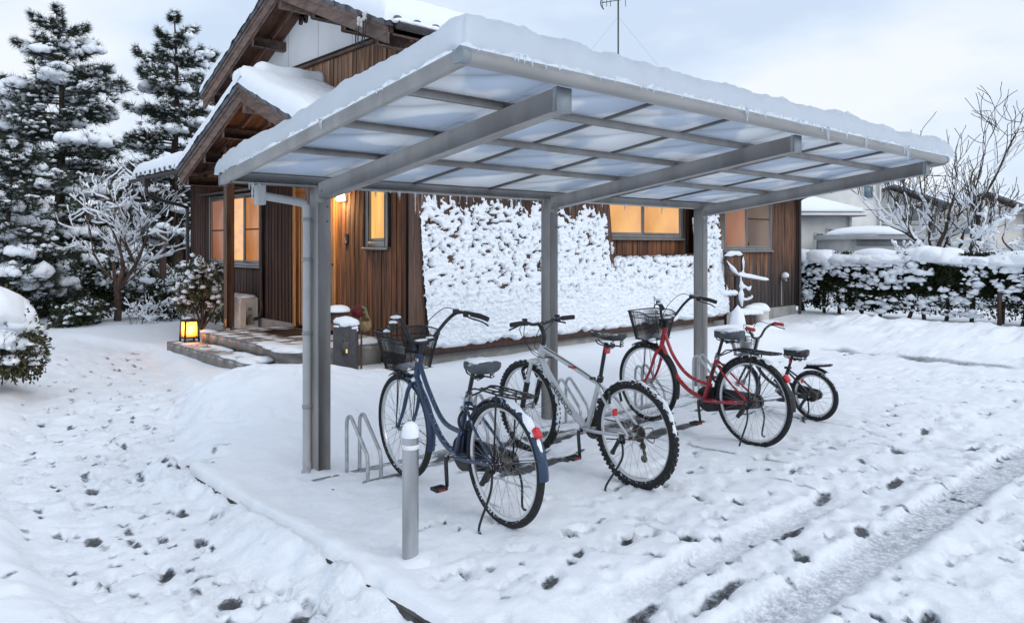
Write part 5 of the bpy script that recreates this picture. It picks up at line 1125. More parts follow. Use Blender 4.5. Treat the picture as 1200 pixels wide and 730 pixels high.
    st.tube(spline([(.0, -.08, R), (-.03, -.10, R - .12), (.02, -.14, .07), (.0, -.15, .05)], 5), .007, 8); st.box(-.02, .02, -.095, -.06, R - .05, R + .02, .005); bpart(st, 'stand_leg', 'black_metal', o)
    hub = MB(); hub.tube([(0, -.03, R), (0, -.028, R), (0, .028, R), (0, .03, R)], [.038, .045, .045, .038], 18); hub.tube(spline([(.0, .072, R), (.03, .075, R - .04), (.07, .075, R - .10)], 4), [.02] * 8 + [.014], 8); bpart(hub, 'drum_brake', 'gear', o, 'auto')
    rk = MB()
    for s_ in (-1, 1): rk.tube(spline([(.36, s_ * .03, .60), (.30, s_ * .055, .59), (.24, s_ * .055, .585)], 4), .006, 6)
    rk.tube(circ(0, 0, .065, 0, 2 * math.pi, 25)[:-1] @ np.array([[0, 1, 0], [1, 0, 0], [0, 0, 1.]]) * np.array((1, 1, 1)) + np.array((.335, 0, .52)), .009, 8, closed=True); bpart(rk, 'ring_lock', 'black_metal', o)
    # basket, its bracket, front lamp
    bs = basket(o, 1.025, .735, .30, .37, .21, .26, .245, bask, dip=.035); br = MB()
    for s_ in (-1, 1): br.cyl((1.03, s_ * .07, .735), (wb, s_ * .062, R), .0035, 6)
    br.box(.875, .905, -.05, .05, .86, .92, .005); br.box(.86, .91, -.008, .008, .83, .90); bpart(br, 'basket_bracket', 'black_metal', o, 'auto')
    fl = MB(); fl.blob((wb - .02, .045, R + .37), (.035, .028, .03), 1, .02, 1, 2, None, 1); bpart(fl, 'front_lamp', 'black_plastic', o); bpart(MB().obox((.99, 0, .665), (.03, .05, .06), None, .006), 'front_brake', 'black_metal', o)
    sn = MB()
    for k in range(12): sn.blob((.95 + RNG.uniform(0, .13), RNG.uniform(-.10, .10), .741), (RNG.uniform(.03, .055), RNG.uniform(.03, .06), RNG.uniform(.012, .028)), None, .3)
    bpart(sn, 'basket_snow', 'snow_clump', o)
    return o
b1 = city_bike('navy blue step-through bicycle with black wire basket and snowy rear mudguard', 'paint_blue', 'paint_blue', 'wire', 1.0, seed=2); place(b1, 2.745, 3.06, -5.0, 1.5)
sn = MB()
for (x, z, r) in ((.37, .60, .03), (.36, .63, .022), (.385, .57, .018), (.92, .668, .02)): sn.blob((x, .02, z), (r, r * .8, r), None, .3)
bpart(sn, 'snow_patch', 'snow_clump', b1)
MBk = MB().box(.855, .895, .0195, .0205, .795, .815); bpart(MBk, 'sticker', 'decal_light', b1, False); bpart(MB().box(.86, .892, .0196, .0206, .785, .795), 'sticker', 'grip_red', b1, False)
b3 = city_bike('red step-through bicycle with black wire basket beside the third shelter post', 'paint_red', 'black_plastic', 'wire', .7, swan=True, seed=9); place(b3, 5.30, 3.03, -5.5, 1.5)

# hardtail mountain bike
pmat('fork_black', (.02, .02, .022), (.03, .03, .032), rough=.3, scale=5, metal=.4, dust=.3)
b2 = newbike('silver mountain bicycle with knobbly snow caked tyres and black saddle'); R, wb = .343, 1.08
wheel(b2, 0, R, .027, 32, True, snow=(math.radians(62), math.radians(172), .026), seed=3); wheel(b2, wb, R, .027, 32, True, snow=(math.radians(60), math.radians(205), .020), seed=8)
bpart(MB().tube([(.925, 0, .705), (.885, 0, .825)], .024, 16), 'head_tube', 'paint_silver', b2, 'auto')
tubes(b2, 'down_tube', 'paint_silver', [([(.915, 0, .73), (.80, 0, .58), (.60, 0, .395), (.44, 0, .295)], [.022, .025, .026, .024])], 16); tubes(b2, 'top_tube', 'paint_silver', [([(.89, 0, .80), (.62, 0, .72), (.31, 0, .62)], [.020, .019, .016])])
bpart(MB().tube([(.44, 0, .295), (.30, 0, .665)], .0175, 14), 'seat_tube', 'paint_silver', b2, 'auto')
for s_ in (-1, 1):
    tubes(b2, 'seat_stay', 'paint_silver', [([(.315, s_ * .018, .61), (.20, s_ * .055, .52), (.0, s_ * .066, .345)], .0095)], 10); tubes(b2, 'chain_stay', 'paint_silver', [([(.42, s_ * .03, .297), (.25, s_ * .055, .315), (.0, s_ * .066, .345)], .012)], 10)
    bpart(MB().tube([(.95, s_ * .062, .70), (1.03, s_ * .062, .47)], .015, 12), 'fork_stanchion', 'paint_silver', b2, 'auto'); bpart(MB().tube([(1.005, s_ * .062, .545), (1.06, s_ * .062, .385), (wb, s_ * .062, R)], [.022, .020, .014], 12), 'fork_leg', 'fork_black', b2, 'auto')
bpart(MB().box(.915, .975, -.078, .078, .685, .722, .010), 'fork_crown', 'paint_silver', b2, 'auto'); bpart(MB().tube(spline([(1.03, -.062, .56), (1.07, -.05, .62), (1.085, 0, .64), (1.07, .05, .62), (1.03, .062, .56)], 5), .014, 10), 'fork_brace', 'fork_black', b2)
bpart(MB().tube([(.305, 0, .65), (.238, 0, .905)], .0135, 12), 'seat_post', 'black_metal', b2, 'auto'); bpart(MB().tube([(.307, 0, .64), (.297, 0, .672)], .022, 12), 'seat_clamp', 'black_metal', b2, 'auto')
saddle(b2, .225, .965, .29, .150, 'saddle_black', .22, False, .012, .62)
tubes(b2, 'stem', 'black_metal', [([(.888, 0, .82), (.872, 0, .89), (.905, 0, .955), (.93, 0, .975)], .0165)])
H = bpart(MB().tube(spline([(.875, -.30, 1.0), (.90, -.15, 1.0), (.925, -.07, .978), (.93, 0, .975), (.925, .07, .978), (.90, .15, 1.0), (.875, .30, 1.0)], 7), .0125, 12), 'handlebar', 'black_metal', b2, 'auto')
for s_ in (-1, 1):
    bpart(MB().tube([(.89, s_ * .195, 1.0), (.875, s_ * .30, 1.0)], .017, 12), 'grip', 'rubber_grip', H, 'auto'); m = MB(); m.obox((.90, s_ * .155, .995), (.05, .04, .03), None, .006); m.tube(spline([(.92, s_ * .16, .99), (.94, s_ * .19, .975), (.935, s_ * .27, .955)], 5), .0065, 7); bpart(m, 'brake_lever', 'black_metal', H, 'auto')
    bpart(MB().obox((.90, s_ * .155, 1.02), (.04, .03, .02), None, .006), 'shifter', 'black_plastic', H, 'auto')
    bpart(MB().tube(spline([(.93, s_ * .13, .99), (1.03, s_ * .10, .93), (1.02, s_ * .03, .80), (.90, s_ * .02, .745)], 7), .003, 6), 'cable', 'cable', H); bpart(MB().tube(spline([(.92, s_ * .14, .985), (1.0, s_ * .08, .86), (.93, s_ * .03, .74), (.70, s_ * .012, .755 - .0)], 7), .003, 6), 'cable', 'cable', H)
bpart(MB().tube(spline([(.86, .018, .81), (.60, .016, .735), (.36, .016, .655), (.25, .03, .60), (.18, .055, .50)], 6), .003, 6), 'cable', 'cable', b2)
crank(b2, .44, .295, ang=-98, ring=.075, yl=.085); chain(b2, .44, .295, .075, R, .045, -.046)
cs = MB()
for k, r in enumerate((.056, .050, .044, .038, .033, .029)): cs.tube([(0, -.030 - k * .005, R), (0, -.0325 - k * .005, R)], r, 22)
bpart(cs, 'cassette', 'gear', b2, 'auto')
dr = MB(); dr.tube(spline([(0, -.075, R - .02), (.01, -.08, R - .08), (-.015, -.075, R - .15)], 4), .010, 8); dr.tube([(-.01, -.055, R - .085), (-.01, -.065, R - .085)], .024, 14); dr.tube([(-.02, -.055, R - .165), (-.02, -.065, R - .165)], .024, 14); dr.tube(spline([(-.01, -.075, R - .03), (-.09, -.075, R - .05), (-.085, -.072, R + .04), (.0, -.07, R + .02)], 5), .003, 5); bpart(dr, 'derailleur', 'gear', b2, 'auto')
kickstand(b2, .03, R - .02, .085, (.06, .20))
def refl(o, c, s_, nm='rear_reflector', mt_='reflector'): bpart(MB().obox(c, s_, None, min(s_) * .3), nm, mt_, o, 'auto')
refl(b2, (.228, 0, .86), (.022, .045, .05)); refl(b2, (.115, .058, .475), (.018, .04, .045), 'side_reflector')
bpart(MB().box(.31, .345, .03, .06, .655, .672, .003), 'quick_release', 'black_metal', b2)
for s_ in (-1, 1): bpart(MB().tube([(.175, s_ * .045, .60), (.165, s_ * .055, .52)], .009, 8), 'rear_brake_arm', 'black_metal', b2); bpart(MB().tube([(.985, s_ * .05, .66), (1.02, s_ * .055, .60)], .009, 8), 'front_brake_arm', 'black_metal', b2)
lettering(b2, "GRERRIO'D", .058, ((-.40, 0, -.37), (-.37, 0, .40)), (.68, .0270, .470), 'decal_dark', .15, 1.0)
bpart(MB().obox((.56, .0193, .704), (.075, .002, .014), None, 0), 'decal', 'reflector', b2, False)
place(b2, 3.84, 3.02, -4.5, 2.0)

# child's bicycle
b4 = newbike("small black child's bicycle with red grips and snowy saddle"); R, wb = .222, .76
wheel(b4, 0, R, .022, 20, snow=(math.radians(70), math.radians(170), .006), seed=4); wheel(b4, wb, R, .022, 20, seed=6)
bpart(MB().tube([(.625, 0, .46), (.595, 0, .56)], .019, 14), 'head_tube', 'paint_black', b4, 'auto'); tubes(b4, 'down_tube', 'paint_black', [([(.62, 0, .48), (.50, 0, .33), (.33, 0, .225)], .0165)]); tubes(b4, 'top_tube', 'paint_black', [([(.60, 0, .545), (.45, 0, .40), (.28, 0, .33)], .014)])
bpart(MB().tube([(.33, 0, .22), (.24, 0, .44)], .0155, 12), 'seat_tube', 'paint_black', b4, 'auto'); bpart(MB().tube([(.245, 0, .43), (.20, 0, .565)], .0122, 10), 'seat_post', 'black_metal', b4, 'auto'); bpart(MB().box(.225, .28, -.02, .02, .425, .445, .004), 'seat_clamp', 'black_metal', b4)
for s_ in (-1, 1):
    tubes(b4, 'seat_stay', 'paint_black', [([(.25, s_ * .018, .41), (.12, s_ * .045, .32), (0, s_ * .055, R)], .0085)], 10); tubes(b4, 'chain_stay', 'paint_black', [([(.32, s_ * .025, .22), (.15, s_ * .045, .222), (0, s_ * .055, R)], .010)], 10); tubes(b4, 'fork_blade', 'paint_black', [([(.63, s_ * .03, .45), (.66, s_ * .045, .40), (wb, s_ * .05, R)], .011)], 10)
saddle(b4, .19, .60, .23, .15, 'saddle_black', .25, True)
bpart(MB().tube([(.595, 0, .555), (.565, 0, .665)], .012, 10), 'stem', 'black_metal', b4, 'auto')
H = bpart(MB().tube(spline([(.44, -.235, .785), (.52, -.22, .795), (.555, -.13, .755), (.565, -.05, .68), (.565, .05, .68), (.555, .13, .755), (.52, .22, .795), (.44, .235, .785)], 7), .011, 10), 'handlebar', 'black_metal', b4, 'auto')
for s_ in (-1, 1):
    bpart(MB().tube([(.525, s_ * .222, .795), (.435, s_ * .236, .785)], .0165, 10), 'grip', 'grip_red', H, 'auto'); m = MB(); m.obox((.535, s_ * .20, .785), (.035, .03, .025), None, .005); m.tube(spline([(.54, s_ * .21, .78), (.50, s_ * .245, .76), (.43, s_ * .25, .745)], 5), .0055, 6); bpart(m, 'brake_lever', 'black_metal', H, 'auto')
    bpart(MB().tube(spline([(.54, s_ * .18, .79), (.64, s_ * .10, .80), (.66, s_ * .03, .60)], 6), .0028, 5), 'brake_cable', 'cable', H)
g = fender(b4, 0, R, R + .035, math.radians(120), math.radians(70), .030, 'black_plastic'); tail = MB(); tail.tube(spline([(.06, 0, R + .255), (-.05, 0, R + .268), (-.17, 0, R + .290)], 6), [.030] * 6 + [.032] * 6 + [.016], 10, sx=.4, up=(0, 1, 0)); tl = bpart(tail, 'rear_mudguard', 'black_plastic', b4)
tl2 = MB()
for k in range(6): tl2.blob((.04 - k * .035, 0, R + .270 + .004 * k), (.03, .026, .010), k)
bpart(tl2, 'snow_line', 'snow_clump', tl)
crank(b4, .33, .222, .11, -150, ring=.06, yl=.06); cg = MB(); P = [(.33 + .075 * math.cos(t), .222 + .075 * math.sin(t)) for t in np.linspace(1.75, -1.6, 12)] + [(.045 * math.cos(t), R + .045 * math.sin(t)) for t in np.linspace(-1.7, -4.55, 10)]
cg.prism([(x, -.06, z_) for x, z_ in P], (0, .022, 0)); bpart(cg, 'chain_case', 'black_plastic', b4, 'auto')
kickstand(b4, .02, R - .01, .07, (.03, .14)); cs = MB(); cs.tube([(0, .035, R), (0, .05, R)], .05, 16); bpart(cs, 'brake_drum', 'gear', b4, 'auto'); refl(b4, (.085, .045, .345), (.016, .03, .035), 'side_reflector'); refl(b4, (.225, 0, .50), (.018, .04, .04))
basket(b4, .70, .50, .20, .25, .15, .18, .16, 'wire_steel', 8, .02, .0016)
place(b4, 6.46, 3.10, -4.0, 2.0)
# ------------------------------------------------------------------ planting
def unit(v): v = np.asarray(v, float); return v / (np.linalg.norm(v, axis=-1, keepdims=True) + 1e-9)
def leaves(mb, C, size, rng, asp=.5, droop=0.0, N=None):
    """leaf-sized quads at points C"""
    n = len(C); d = unit(rng.normal(size=(n, 3)) + (0 if N is None else 1.2 * N) + np.array((0, 0, -droop))); s_ = unit(np.cross(d, rng.normal(size=(n, 3)))); L = size * rng.uniform(.6, 1.3, (n, 1)); W = L * asp
    q = np.stack([C, C + d * L * .5 + s_ * W * .5, C + d * L, C + d * L * .5 - s_ * W * .5], 1); mb.quads(q)
def needles(mb, C, D, L, rng, n=9, w=.010, spread=.75):
    m = len(C); d = unit(np.repeat(D, n, 0) + rng.normal(size=(m * n, 3)) * spread); c = np.repeat(C, n, 0); l = L * rng.uniform(.7, 1.2, (m * n, 1)); s_ = unit(np.cross(d, rng.normal(size=(m * n, 3)))) * w
    mb.tris(np.stack([c - s_ * .5, c + s_ * .5, c + d * l], 1))
def twigs(base, d0, L, r0, depth, rng, out, up=.25, spread=.6, taper=.62, nkid=(2, 4), bend=.22, seg=5, lenk=.68, minr=.003):
    """recursive limbs; out: list of (points, radii)"""
    P = [np.array(base, float)]; d = unit(np.array(d0, float)); k = L / seg
    for i in range(seg):
        d = unit(d + rng.normal(size=3) * bend + np.array((0, 0, up * .25))); P.append(P[-1] + d * k)
    r = np.linspace(r0, max(r0 * taper, minr), seg + 1); out.append((np.array(P), r, depth))
    if depth <= 0: return
    for j in range(rng.integers(nkid[0], nkid[1] + 1)):
        t = rng.uniform(.3, 1.0) if j else 1.0; i = min(int(t * seg), seg - 1) if j else seg
        az = rng.normal(size=3); nd = unit(d + az * spread + np.array((0, 0, up))); twigs(P[i], nd, L * lenk * rng.uniform(.75, 1.15), max(r[i] * .72, minr), depth - 1, rng, out, up, spread, taper, nkid, bend, seg, lenk, minr)
def limbs_mesh(limbs, thick=8):
    m = MB()
    for P, r, d in limbs: m.tube(P, r, thick if r[0] > .03 else (6 if r[0] > .012 else 4), caps=True)
    return m
def limb_snow(limbs, rng, amt=1.0, minr=.0, cover=.8, hmin=.018, zmin=0):
    """snow lying along the upper side of limbs"""
    m = MB()
    for P, r, d in limbs:
        if r[0] < minr or rng.random() > cover: continue
        D = unit(P[-1] - P[0]); hz = math.sqrt(max(0, 1 - D[2] ** 2))
        if hz < .35: continue
        Q = spline(P, 3) if len(P) > 2 else P; rr = np.interp(np.linspace(0, 1, len(Q)), np.linspace(0, 1, len(r)), r)
        h = amt * (hmin + .5 * rr) * hz * np.clip(1 + .9 * fbm(Q * 6, 2), .25, 2); e = np.minimum(1, np.minimum(np.arange(len(Q)), np.arange(len(Q))[::-1]) / 1.5 + .25); h = h * e
        m.tube(Q + np.array((0, 0, 1)) * (rr * .55 + h * .45)[:, None], h, 6, up=(0, 0, 1), sx=1.0)
    return m
def pad(m, c, rx, ry, h, rng, k=4, rot=None):
    """a cushion of snow made of overlapping lumps"""
    a = rng.uniform(0, math.pi) if rot is None else rot; ca, sa = math.cos(a), math.sin(a)
    for i in range(k * 2):
        q = math.sqrt(rng.random()) * .75; t = rng.uniform(0, 2 * math.pi); u, w = q * math.cos(t) * rx, q * math.sin(t) * ry; s_ = rng.uniform(.26, .46) * (1.15 - .4 * q)
        m.blob((c[0] + ca * u - sa * w, c[1] + sa * u + ca * w, c[2] - q * q * h * .7 + rng.normal(0, .08) * h), (rx * s_ * 1.1, (rx + ry) * .5 * s_, h * rng.uniform(.55, 1.0)), None, .45, 2.6, 2 if rx > .22 else 1, None, .7)

def pine(x, y, H, R, label, seed, z0=.6, bare=.2, dens=1.0, snowk=1.0, tiers=13, top_bare=1.1):
    rng = np.random.default_rng(seed); g0 = gz(x, y) - .1
    t = empty('pine_tree', (x, y, g0), label, 'tree', 'snowy pines beside the house')
    zs = np.linspace(0, H, 12); tr = np.stack([x + .10 * np.sin(zs * .9 + seed) * zs / H, y + .10 * np.cos(zs * .7 + seed) * zs / H, g0 + zs], 1); trunk = MB().tube(tr, np.interp(zs, [0, H], [.03 * H * .75, .012]), 10); 
    nd, sn, br = MB(), MB(), []
    C, D = [], []
    for i in range(tiers):
        f = i / (tiers - 1); z = H * (bare + (1 - bare) * .97 * f); L0 = R * (1 - f) ** .55 * (1.0 if f > .15 else .85) + .12
        nb = rng.integers(5, 8) if f < .85 else 4
        for j in range(nb):
            zj = min(H * .985, max(.3, z + rng.normal(0, .35) * H / tiers)); p0 = np.array([np.interp(zj, zs, tr[:, 0]), np.interp(zj, zs, tr[:, 1]), g0 + zj])
            az = 2 * math.pi * (j + rng.uniform(-.3, .3)) / nb + i * 1.3; L = L0 * rng.uniform(.5, 1.15); d = np.array((math.cos(az), math.sin(az), 0)); rise = .30 + .9 * max(0, f - .75) * 2
            s_ = np.linspace(0, 1, 6); dr = -.10 * L * (1 - f); P = p0 + s_[:, None] * L * d + np.stack([0 * s_, 0 * s_, L * (rise * s_ * .35 - .35 * s_ ** 2 * (1 - f) + .22 * s_ ** 4)], 1) + rng.normal(size=(6, 3)) * .03 * L * s_[:, None]
            br.append((P, np.linspace(.028 * (1 - f) + .010, .006, 6), 0)); side = np.array((-d[1], d[0], 0))
            m = int((16 + 62 * L) * dens)
            for q in range(m):
                u = rng.uniform(.18, 1) ** .8; w = rng.normal(0, .34) * L * (1.15 - .85 * u) * (1.0 if f < .8 else .5); pt = np.array([np.interp(u, s_, P[:, k]) for k in range(3)]) + side * w + np.array((0, 0, rng.normal(.02, .05) - .12 * abs(w)))
                C.append(pt); D.append(unit(d * .8 + side * np.sign(w) * min(1, abs(w) * 3) + np.array((0, 0, .35))))
            if f < .90 and L > .35:
                npad = 1 if L < .7 else (2 if L < 1.3 else 3)
                for q in range(npad):
                    if rng.random() > .88 * snowk: continue
                    u = rng.uniform(.42, .98); c = np.array([np.interp(u, s_, P[:, k]) for k in range(3)]) + side * rng.normal(0, .12) * L; rx = rng.uniform(.10, .34) * min(1.3, L) * snowk; pad(sn, c + (0, 0, .05), rx, rx * .75, .07 + .22 * rx, rng, 5, az + rng.normal(0, .5))
    C, D = np.array(C), np.array(D); needles(nd, C, D, .20, rng, 13, .015, .62)
    k = rng.random(len(C)) < .30 * snowk                       # flecks of snow held by the tufts
    for c in C[k]: sn.blob(c + (0, 0, .05), (rng.uniform(.04, .10), rng.uniform(.04, .09), rng.uniform(.03, .06)), None, .4, 2, 1, None, .6)
    tk = trunk.build('trunk', 'bark', t, True); limbs_mesh(br).build('branches', 'bark', t, True); tag(nd.build('needles', 'needles', t), kind='stuff'); tag(sn.build('snow_clumps', 'snow_clump', t, True), kind='stuff'); return t
def shrub(name, x, y, rx, ry, h, label, seed, z0=0.0, mat='leaf_dark', n=5200, leaf=.06, snow=.55, group=None, cap=True, trunk=False, cat='shrub'):
    """leafy mound, leaves through its volume, snow cushions on top and on the sprays"""
    rng = np.random.default_rng(seed); g0 = gz(x, y) + z0 - .04; t = empty(name, (x, y, g0), label, cat, group); lf, sn, st = MB(), MB(), []
    nb = max(7, int(9 * rx * ry + 6)); cs = []
    for i in range(nb):
        a = rng.uniform(0, 2 * math.pi); rr = math.sqrt(rng.random()) * .72; zc = h * rng.uniform(.22, .74) * (1 - .35 * rr * rr); cs.append((x + rx * rr * math.cos(a), y + ry * rr * math.sin(a), g0 + zc + (h * .25 if trunk else 0), rng.uniform(.28, .46)))
    per = n // nb
    for (cx, cy, cz, s_) in cs:
        v = unit(rng.normal(size=(per, 3))); rad = rng.uniform(.55, 1.0, (per, 1)) ** .6; S_ = np.array((rx * s_ * 1.25, ry * s_ * 1.25, h * s_ * .85)); C = np.array((cx, cy, cz)) + v * rad * S_ * (1 + .25 * fbm(v * 2.5 + cx, 2))[:, None]; C = C[C[:, 2] > g0 + .02]
        leaves(lf, C, leaf, rng, .5, .2, unit(C - np.array((cx, cy, cz)))); st.append((spline([(x, y, g0), ((x + cx) / 2 + .05, (y + cy) / 2, g0 + (cz - g0) * .55), (cx, cy, cz)], 4), np.linspace(.022, .008, 9), 0))
        if cap: pad(sn, (cx, cy, cz + S_[2] * .70), S_[0] * .80 * snow * 1.5, S_[1] * .7 * snow * 1.5, S_[2] * .42 * snow * 1.4, rng, 4)
        q = C[(rng.random(len(C)) < .055 * snow * 1.6) & (C[:, 2] > cz - S_[2] * .5)]
        for c in q: sn.blob(c + (0, 0, .012), (rng.uniform(.03, .075), rng.uniform(.03, .065), rng.uniform(.02, .05)), None, .4, 2, 1, None, .6)
    limbs_mesh(st).build('stems', 'bark', t, True); tag(lf.build('leaves', mat, t), kind='stuff'); tag(sn.build('snow_clumps', 'snow_clump', t, True), kind='stuff'); return t

# near shrub at the path's edge, buried under a dome of snow
nx, ny = ray(-32, 7.8); s0 = shrub('snowy_shrub', nx, ny, .62, .62, 1.15, 'dark leafy shrub bowed under a dome of snow at the path edge', 3, 0, 'leaf_olive', 9000, .055, .45, cap=False)
m = MB(); rng = np.random.default_rng(2)
for (u, w, z, r, k) in ((-.08, .05, .62, .54, .85), (.18, -.12, .74, .40, .8), (-.15, -.2, .78, .46, .8), (.30, .05, .66, .30, .8), (.38, -.16, .50, .17, .8), (.10, -.42, .62, .26, .8), (.44, .04, .42, .11, .8), (.34, -.32, .38, .12, .7), (.20, -.50, .36, .13, .7), (.48, -.14, .28, .08, .7), (.0, -.56, .42, .14, .7)):
    a_, b_ = SY * u + CY * w, -CY * u + SY * w; m.blob((nx + a_, ny + b_, z + gz(nx, ny)), (r, r, r * k), None, .34, 2.4, 3, None, .6)
tag(m.build('snow_dome', 'snow', s0, True), kind='stuff')
# porch shrub
px_, py_ = ray(236, 11.9); shrub('porch_shrub', px_, py_, .36, .36, 1.0, 'round leaved shrub flecked with snow beside the porch post', 12, .22, 'leaf_olive', 5200, .055, .50, trunk=True, cap=True)
# twiggy bush and laden maple
def bare_tree(name, x, y, L, r0, depth, label, seed, up, spread, amt, stems=1, nkid=(2, 4), lenk=.7, bend=.2, mat='bark_red', cat='tree', tilt=.15, cover=.85, hmin=.018, taper=.62, minr=.004, lean=None, sminr=0):
    rng = np.random.default_rng(seed); g0 = gz(x, y) - .05; t = empty(name, (x, y, g0), label, cat); L_ = []
    for i in range(stems):
        d = np.array((rng.normal(0, tilt), rng.normal(0, tilt), 1)) if lean is None else np.array(lean[i]); twigs((x + rng.normal(0, .02) * stems, y + rng.normal(0, .02) * stems, g0), d, L, r0, depth, rng, L_, up, spread, taper, nkid, bend, 5, lenk, minr)
    big = [l for l in L_ if l[2] == depth]; rest = [l for l in L_ if l[2] != depth]
    limbs_mesh(big, 10).build('trunk', mat, t, True); limbs_mesh(rest).build('branches', mat, t, True); tag(limb_snow(L_, rng, amt, sminr, cover, hmin).build('branch_snow', 'snow_clump', t, True), kind='stuff'); return t, L_
tx, ty = ray(138, 15.2); bare_tree('maple_tree', tx, ty, 1.18, .075, 6, 'slender leafless tree with every branch loaded with snow', 5, .24, .54, .95, 1, (2, 3), .80, .11, hmin=.018, minr=.006)
tx, ty = ray(170, 14.6); bare_tree('twiggy_bush', tx, ty, .28, .010, 3, 'small bare twiggy bush in the snow below the laden tree', 8, .2, .6, .7, 7, (2, 3), .75, .2, cat='shrub', tilt=.5)
# pines
x, y = ray(70, 18.5); pine(x, y, 7.4, 2.2, 'big pine bearing heavy snow cushions beside the bare laden tree', 4, dens=1.15, snowk=1.15, tiers=14)
x, y = ray(205, 20.5); pine(x, y, 7.9, 1.75, 'tall slim pine rising behind the lean-to roof', 9, dens=.9, snowk=.85, tiers=13, bare=.28)
x, y = ray(-30, 21.0); pine(x, y, 6.6, 2.2, 'wide pine standing beyond the young pine at the end of the garden', 15, dens=.9, snowk=1.0, tiers=11)
x, y = ray(10, 14.8); pine(x, y, 3.6, 1.5, 'low spreading young pine in front of the big pine', 17, dens=1.0, snowk=1.1, tiers=7, bare=.22)
# shrubs of the garden behind the path
GB = [(100, 14.6, .75, .6, .62, 'leaf_dark', 'low clipped shrub left of the laden tree under fat snow'), (185, 15.6, .85, .7, .95, 'leaf_dark', 'rounded snowy shrub right of the laden tree'),
      (60, 16.2, .9, .8, 1.25, 'leaf_dark', 'snow laden shrub beneath the big pine'), (120, 17.2, 1.0, .8, 1.65, 'leaf_dark', 'tall snowy shrub close behind the laden tree'), (25, 15.6, .9, .8, .9, 'leaf_dark', 'broad snow covered shrub by the young pine'),
      (165, 18.4, 1.0, .9, 1.5, 'leaf_dark', 'dark evergreen shrub between the two pines'), (215, 19.0, 1.0, .9, 1.25, 'leaf_dark', 'snowy evergreen shrub at the foot of the slim pine'), (85, 20.4, 1.3, 1.0, 2.2, 'leaf_dark', 'tall evergreen with snow behind the big pine trunk'),
      (0, 18.6, 1.2, 1.0, 2.0, 'leaf_dark', 'bulky evergreen shrub behind the young pine'), (150, 22.4, 1.4, 1.0, 2.9, 'needles', 'tall round topped evergreen far behind the laden tree'), (240, 23.0, 1.4, 1.0, 2.4, 'needles', 'evergreen seen beside the house corner'), (40, 24.0, 1.6, 1.2, 3.2, 'needles', 'dense evergreen far behind the big pine'), (-40, 17.5, 1.2, 1.0, 1.5, 'leaf_dark', 'snowy shrub at the outer end of the garden row')]
for i, (p, d, rx, ry, h, mt_, lb) in enumerate(GB):
    x, y = ray(p, d); shrub('garden_shrub', x, y, rx, ry, h, lb, 40 + i, 0, mt_, int(3000 + 1800 * rx * h), .075 if d < 17 else .10, .52, 'snowy garden shrubs')
# dark garden fence behind the shrubs with capping of snow
p0, p1 = np.array(ray(-80, 20.5)), np.array(ray(226, 20.8)); fe = empty('garden_fence', (*p0, 0), 'dark board fence with snow on its cap behind the garden shrubs', 'fence'); n = 44; dv = (p1 - p0) / n; u_ = dv / np.linalg.norm(dv); nr = np.array((-u_[1], u_[0]))
for k in range(n):
    a, c = p0 + dv * k, p0 + dv * (k + .96); z = gz(*a) - .1
    MB().prism([(*a, z), (*c, z), (*c, z + 1.55), (*a, z + 1.55)], (nr[0] * .025, nr[1] * .025, 0)).build('board', 'wood_dark', fe)
for k in range(0, n + 1, 6): a = p0 + dv * k - nr * .06; MB().box(a[0] - .06, a[0] + .06, a[1] - .06, a[1] + .06, -.1, 1.75).build('post', 'wood_dark', fe)
MB().beam((*p0, 1.54), (*p1, 1.54), .12, .05).build('cap_rail', 'wood_dark', fe); cp = MB(); cp.tube([(*(p0 + dv * k), 1.60 + .02 * math.sin(k * 2.1)) for k in range(n + 1)], [.10 + .02 * math.sin(k * 1.3) for k in range(n + 1)], 8); cp.build('snow_cap', 'snow', fe, True)
gpx, gpy = ray(191, 17.2); gp_ = empty('garden_post', (gpx, gpy, 0), 'lone dark wooden post with a snow cap near the house corner', 'post'); MB().box(gpx - .06, gpx + .06, gpy - .06, gpy + .06, -.1, 1.95, .006).build('post', 'wood_dark', gp_); MB().blob((gpx, gpy, 1.95), (.15, .15, .12), 2).build('snow_cap', 'snow', gp_, True)

# ------------------------------------------------------------------ hedge beyond the drive
rng = np.random.default_rng(77); HX, HY0, HY1 = 15.95, 1.2, 8.4; hd = empty('hedge', (HX, 4.8, 0), 'long clipped evergreen hedge with a thick cap of snow beyond the drive', 'hedge')
lf, sn = MB(), MB(); n = 120000; yy = rng.uniform(HY0, HY1, n); zz = .10 + 1.18 * rng.random(n) ** .8; bul = .36 * np.clip(.75 + .5 * fbm(np.stack([yy * 2.2, zz * 2.2, 0 * yy], -1), 3), .3, 1.3); bul *= np.where(zz < .45, .62 + .9 * (zz - .10) / .85, 1); sd_ = np.where(rng.random(n) < .75, -1, 1); xx = HX + sd_ * bul * rng.uniform(.5, 1.05, n)
gap = fbm(np.stack([yy * 3.4, zz * 3.0, 0 * yy + 9], -1), 3); keep = (gap > -.38) | (rng.random(n) < .25); keep &= ~((zz < .50) & (fbm(np.stack([yy * 2.5, 0 * yy, 0 * yy + 3], -1), 2) < -.12) & (rng.random(n) < .8))
C = np.stack([xx, yy, zz + gz(HX, 5)], 1)[keep]; leaves(lf, C, .072, rng, .5, .1, np.stack([sd_[keep], 0 * yy[keep], .4 + 0 * yy[keep]], 1)); tag(lf.build('leaves', 'leaf_dark', hd), kind='stuff')
for k in range(18):
    y = HY0 + .2 + k * .405 + rng.normal(0, .05); m = MB(); m.tube(spline([(HX + rng.normal(0, .08), y, -.1), (HX + rng.normal(0, .08), y + rng.normal(0, .05), .4), (HX, y + rng.normal(0, .08), 1.1)], 4), np.linspace(.045, .02, 9), 8); m.build('trunk', 'bark', hd, True)
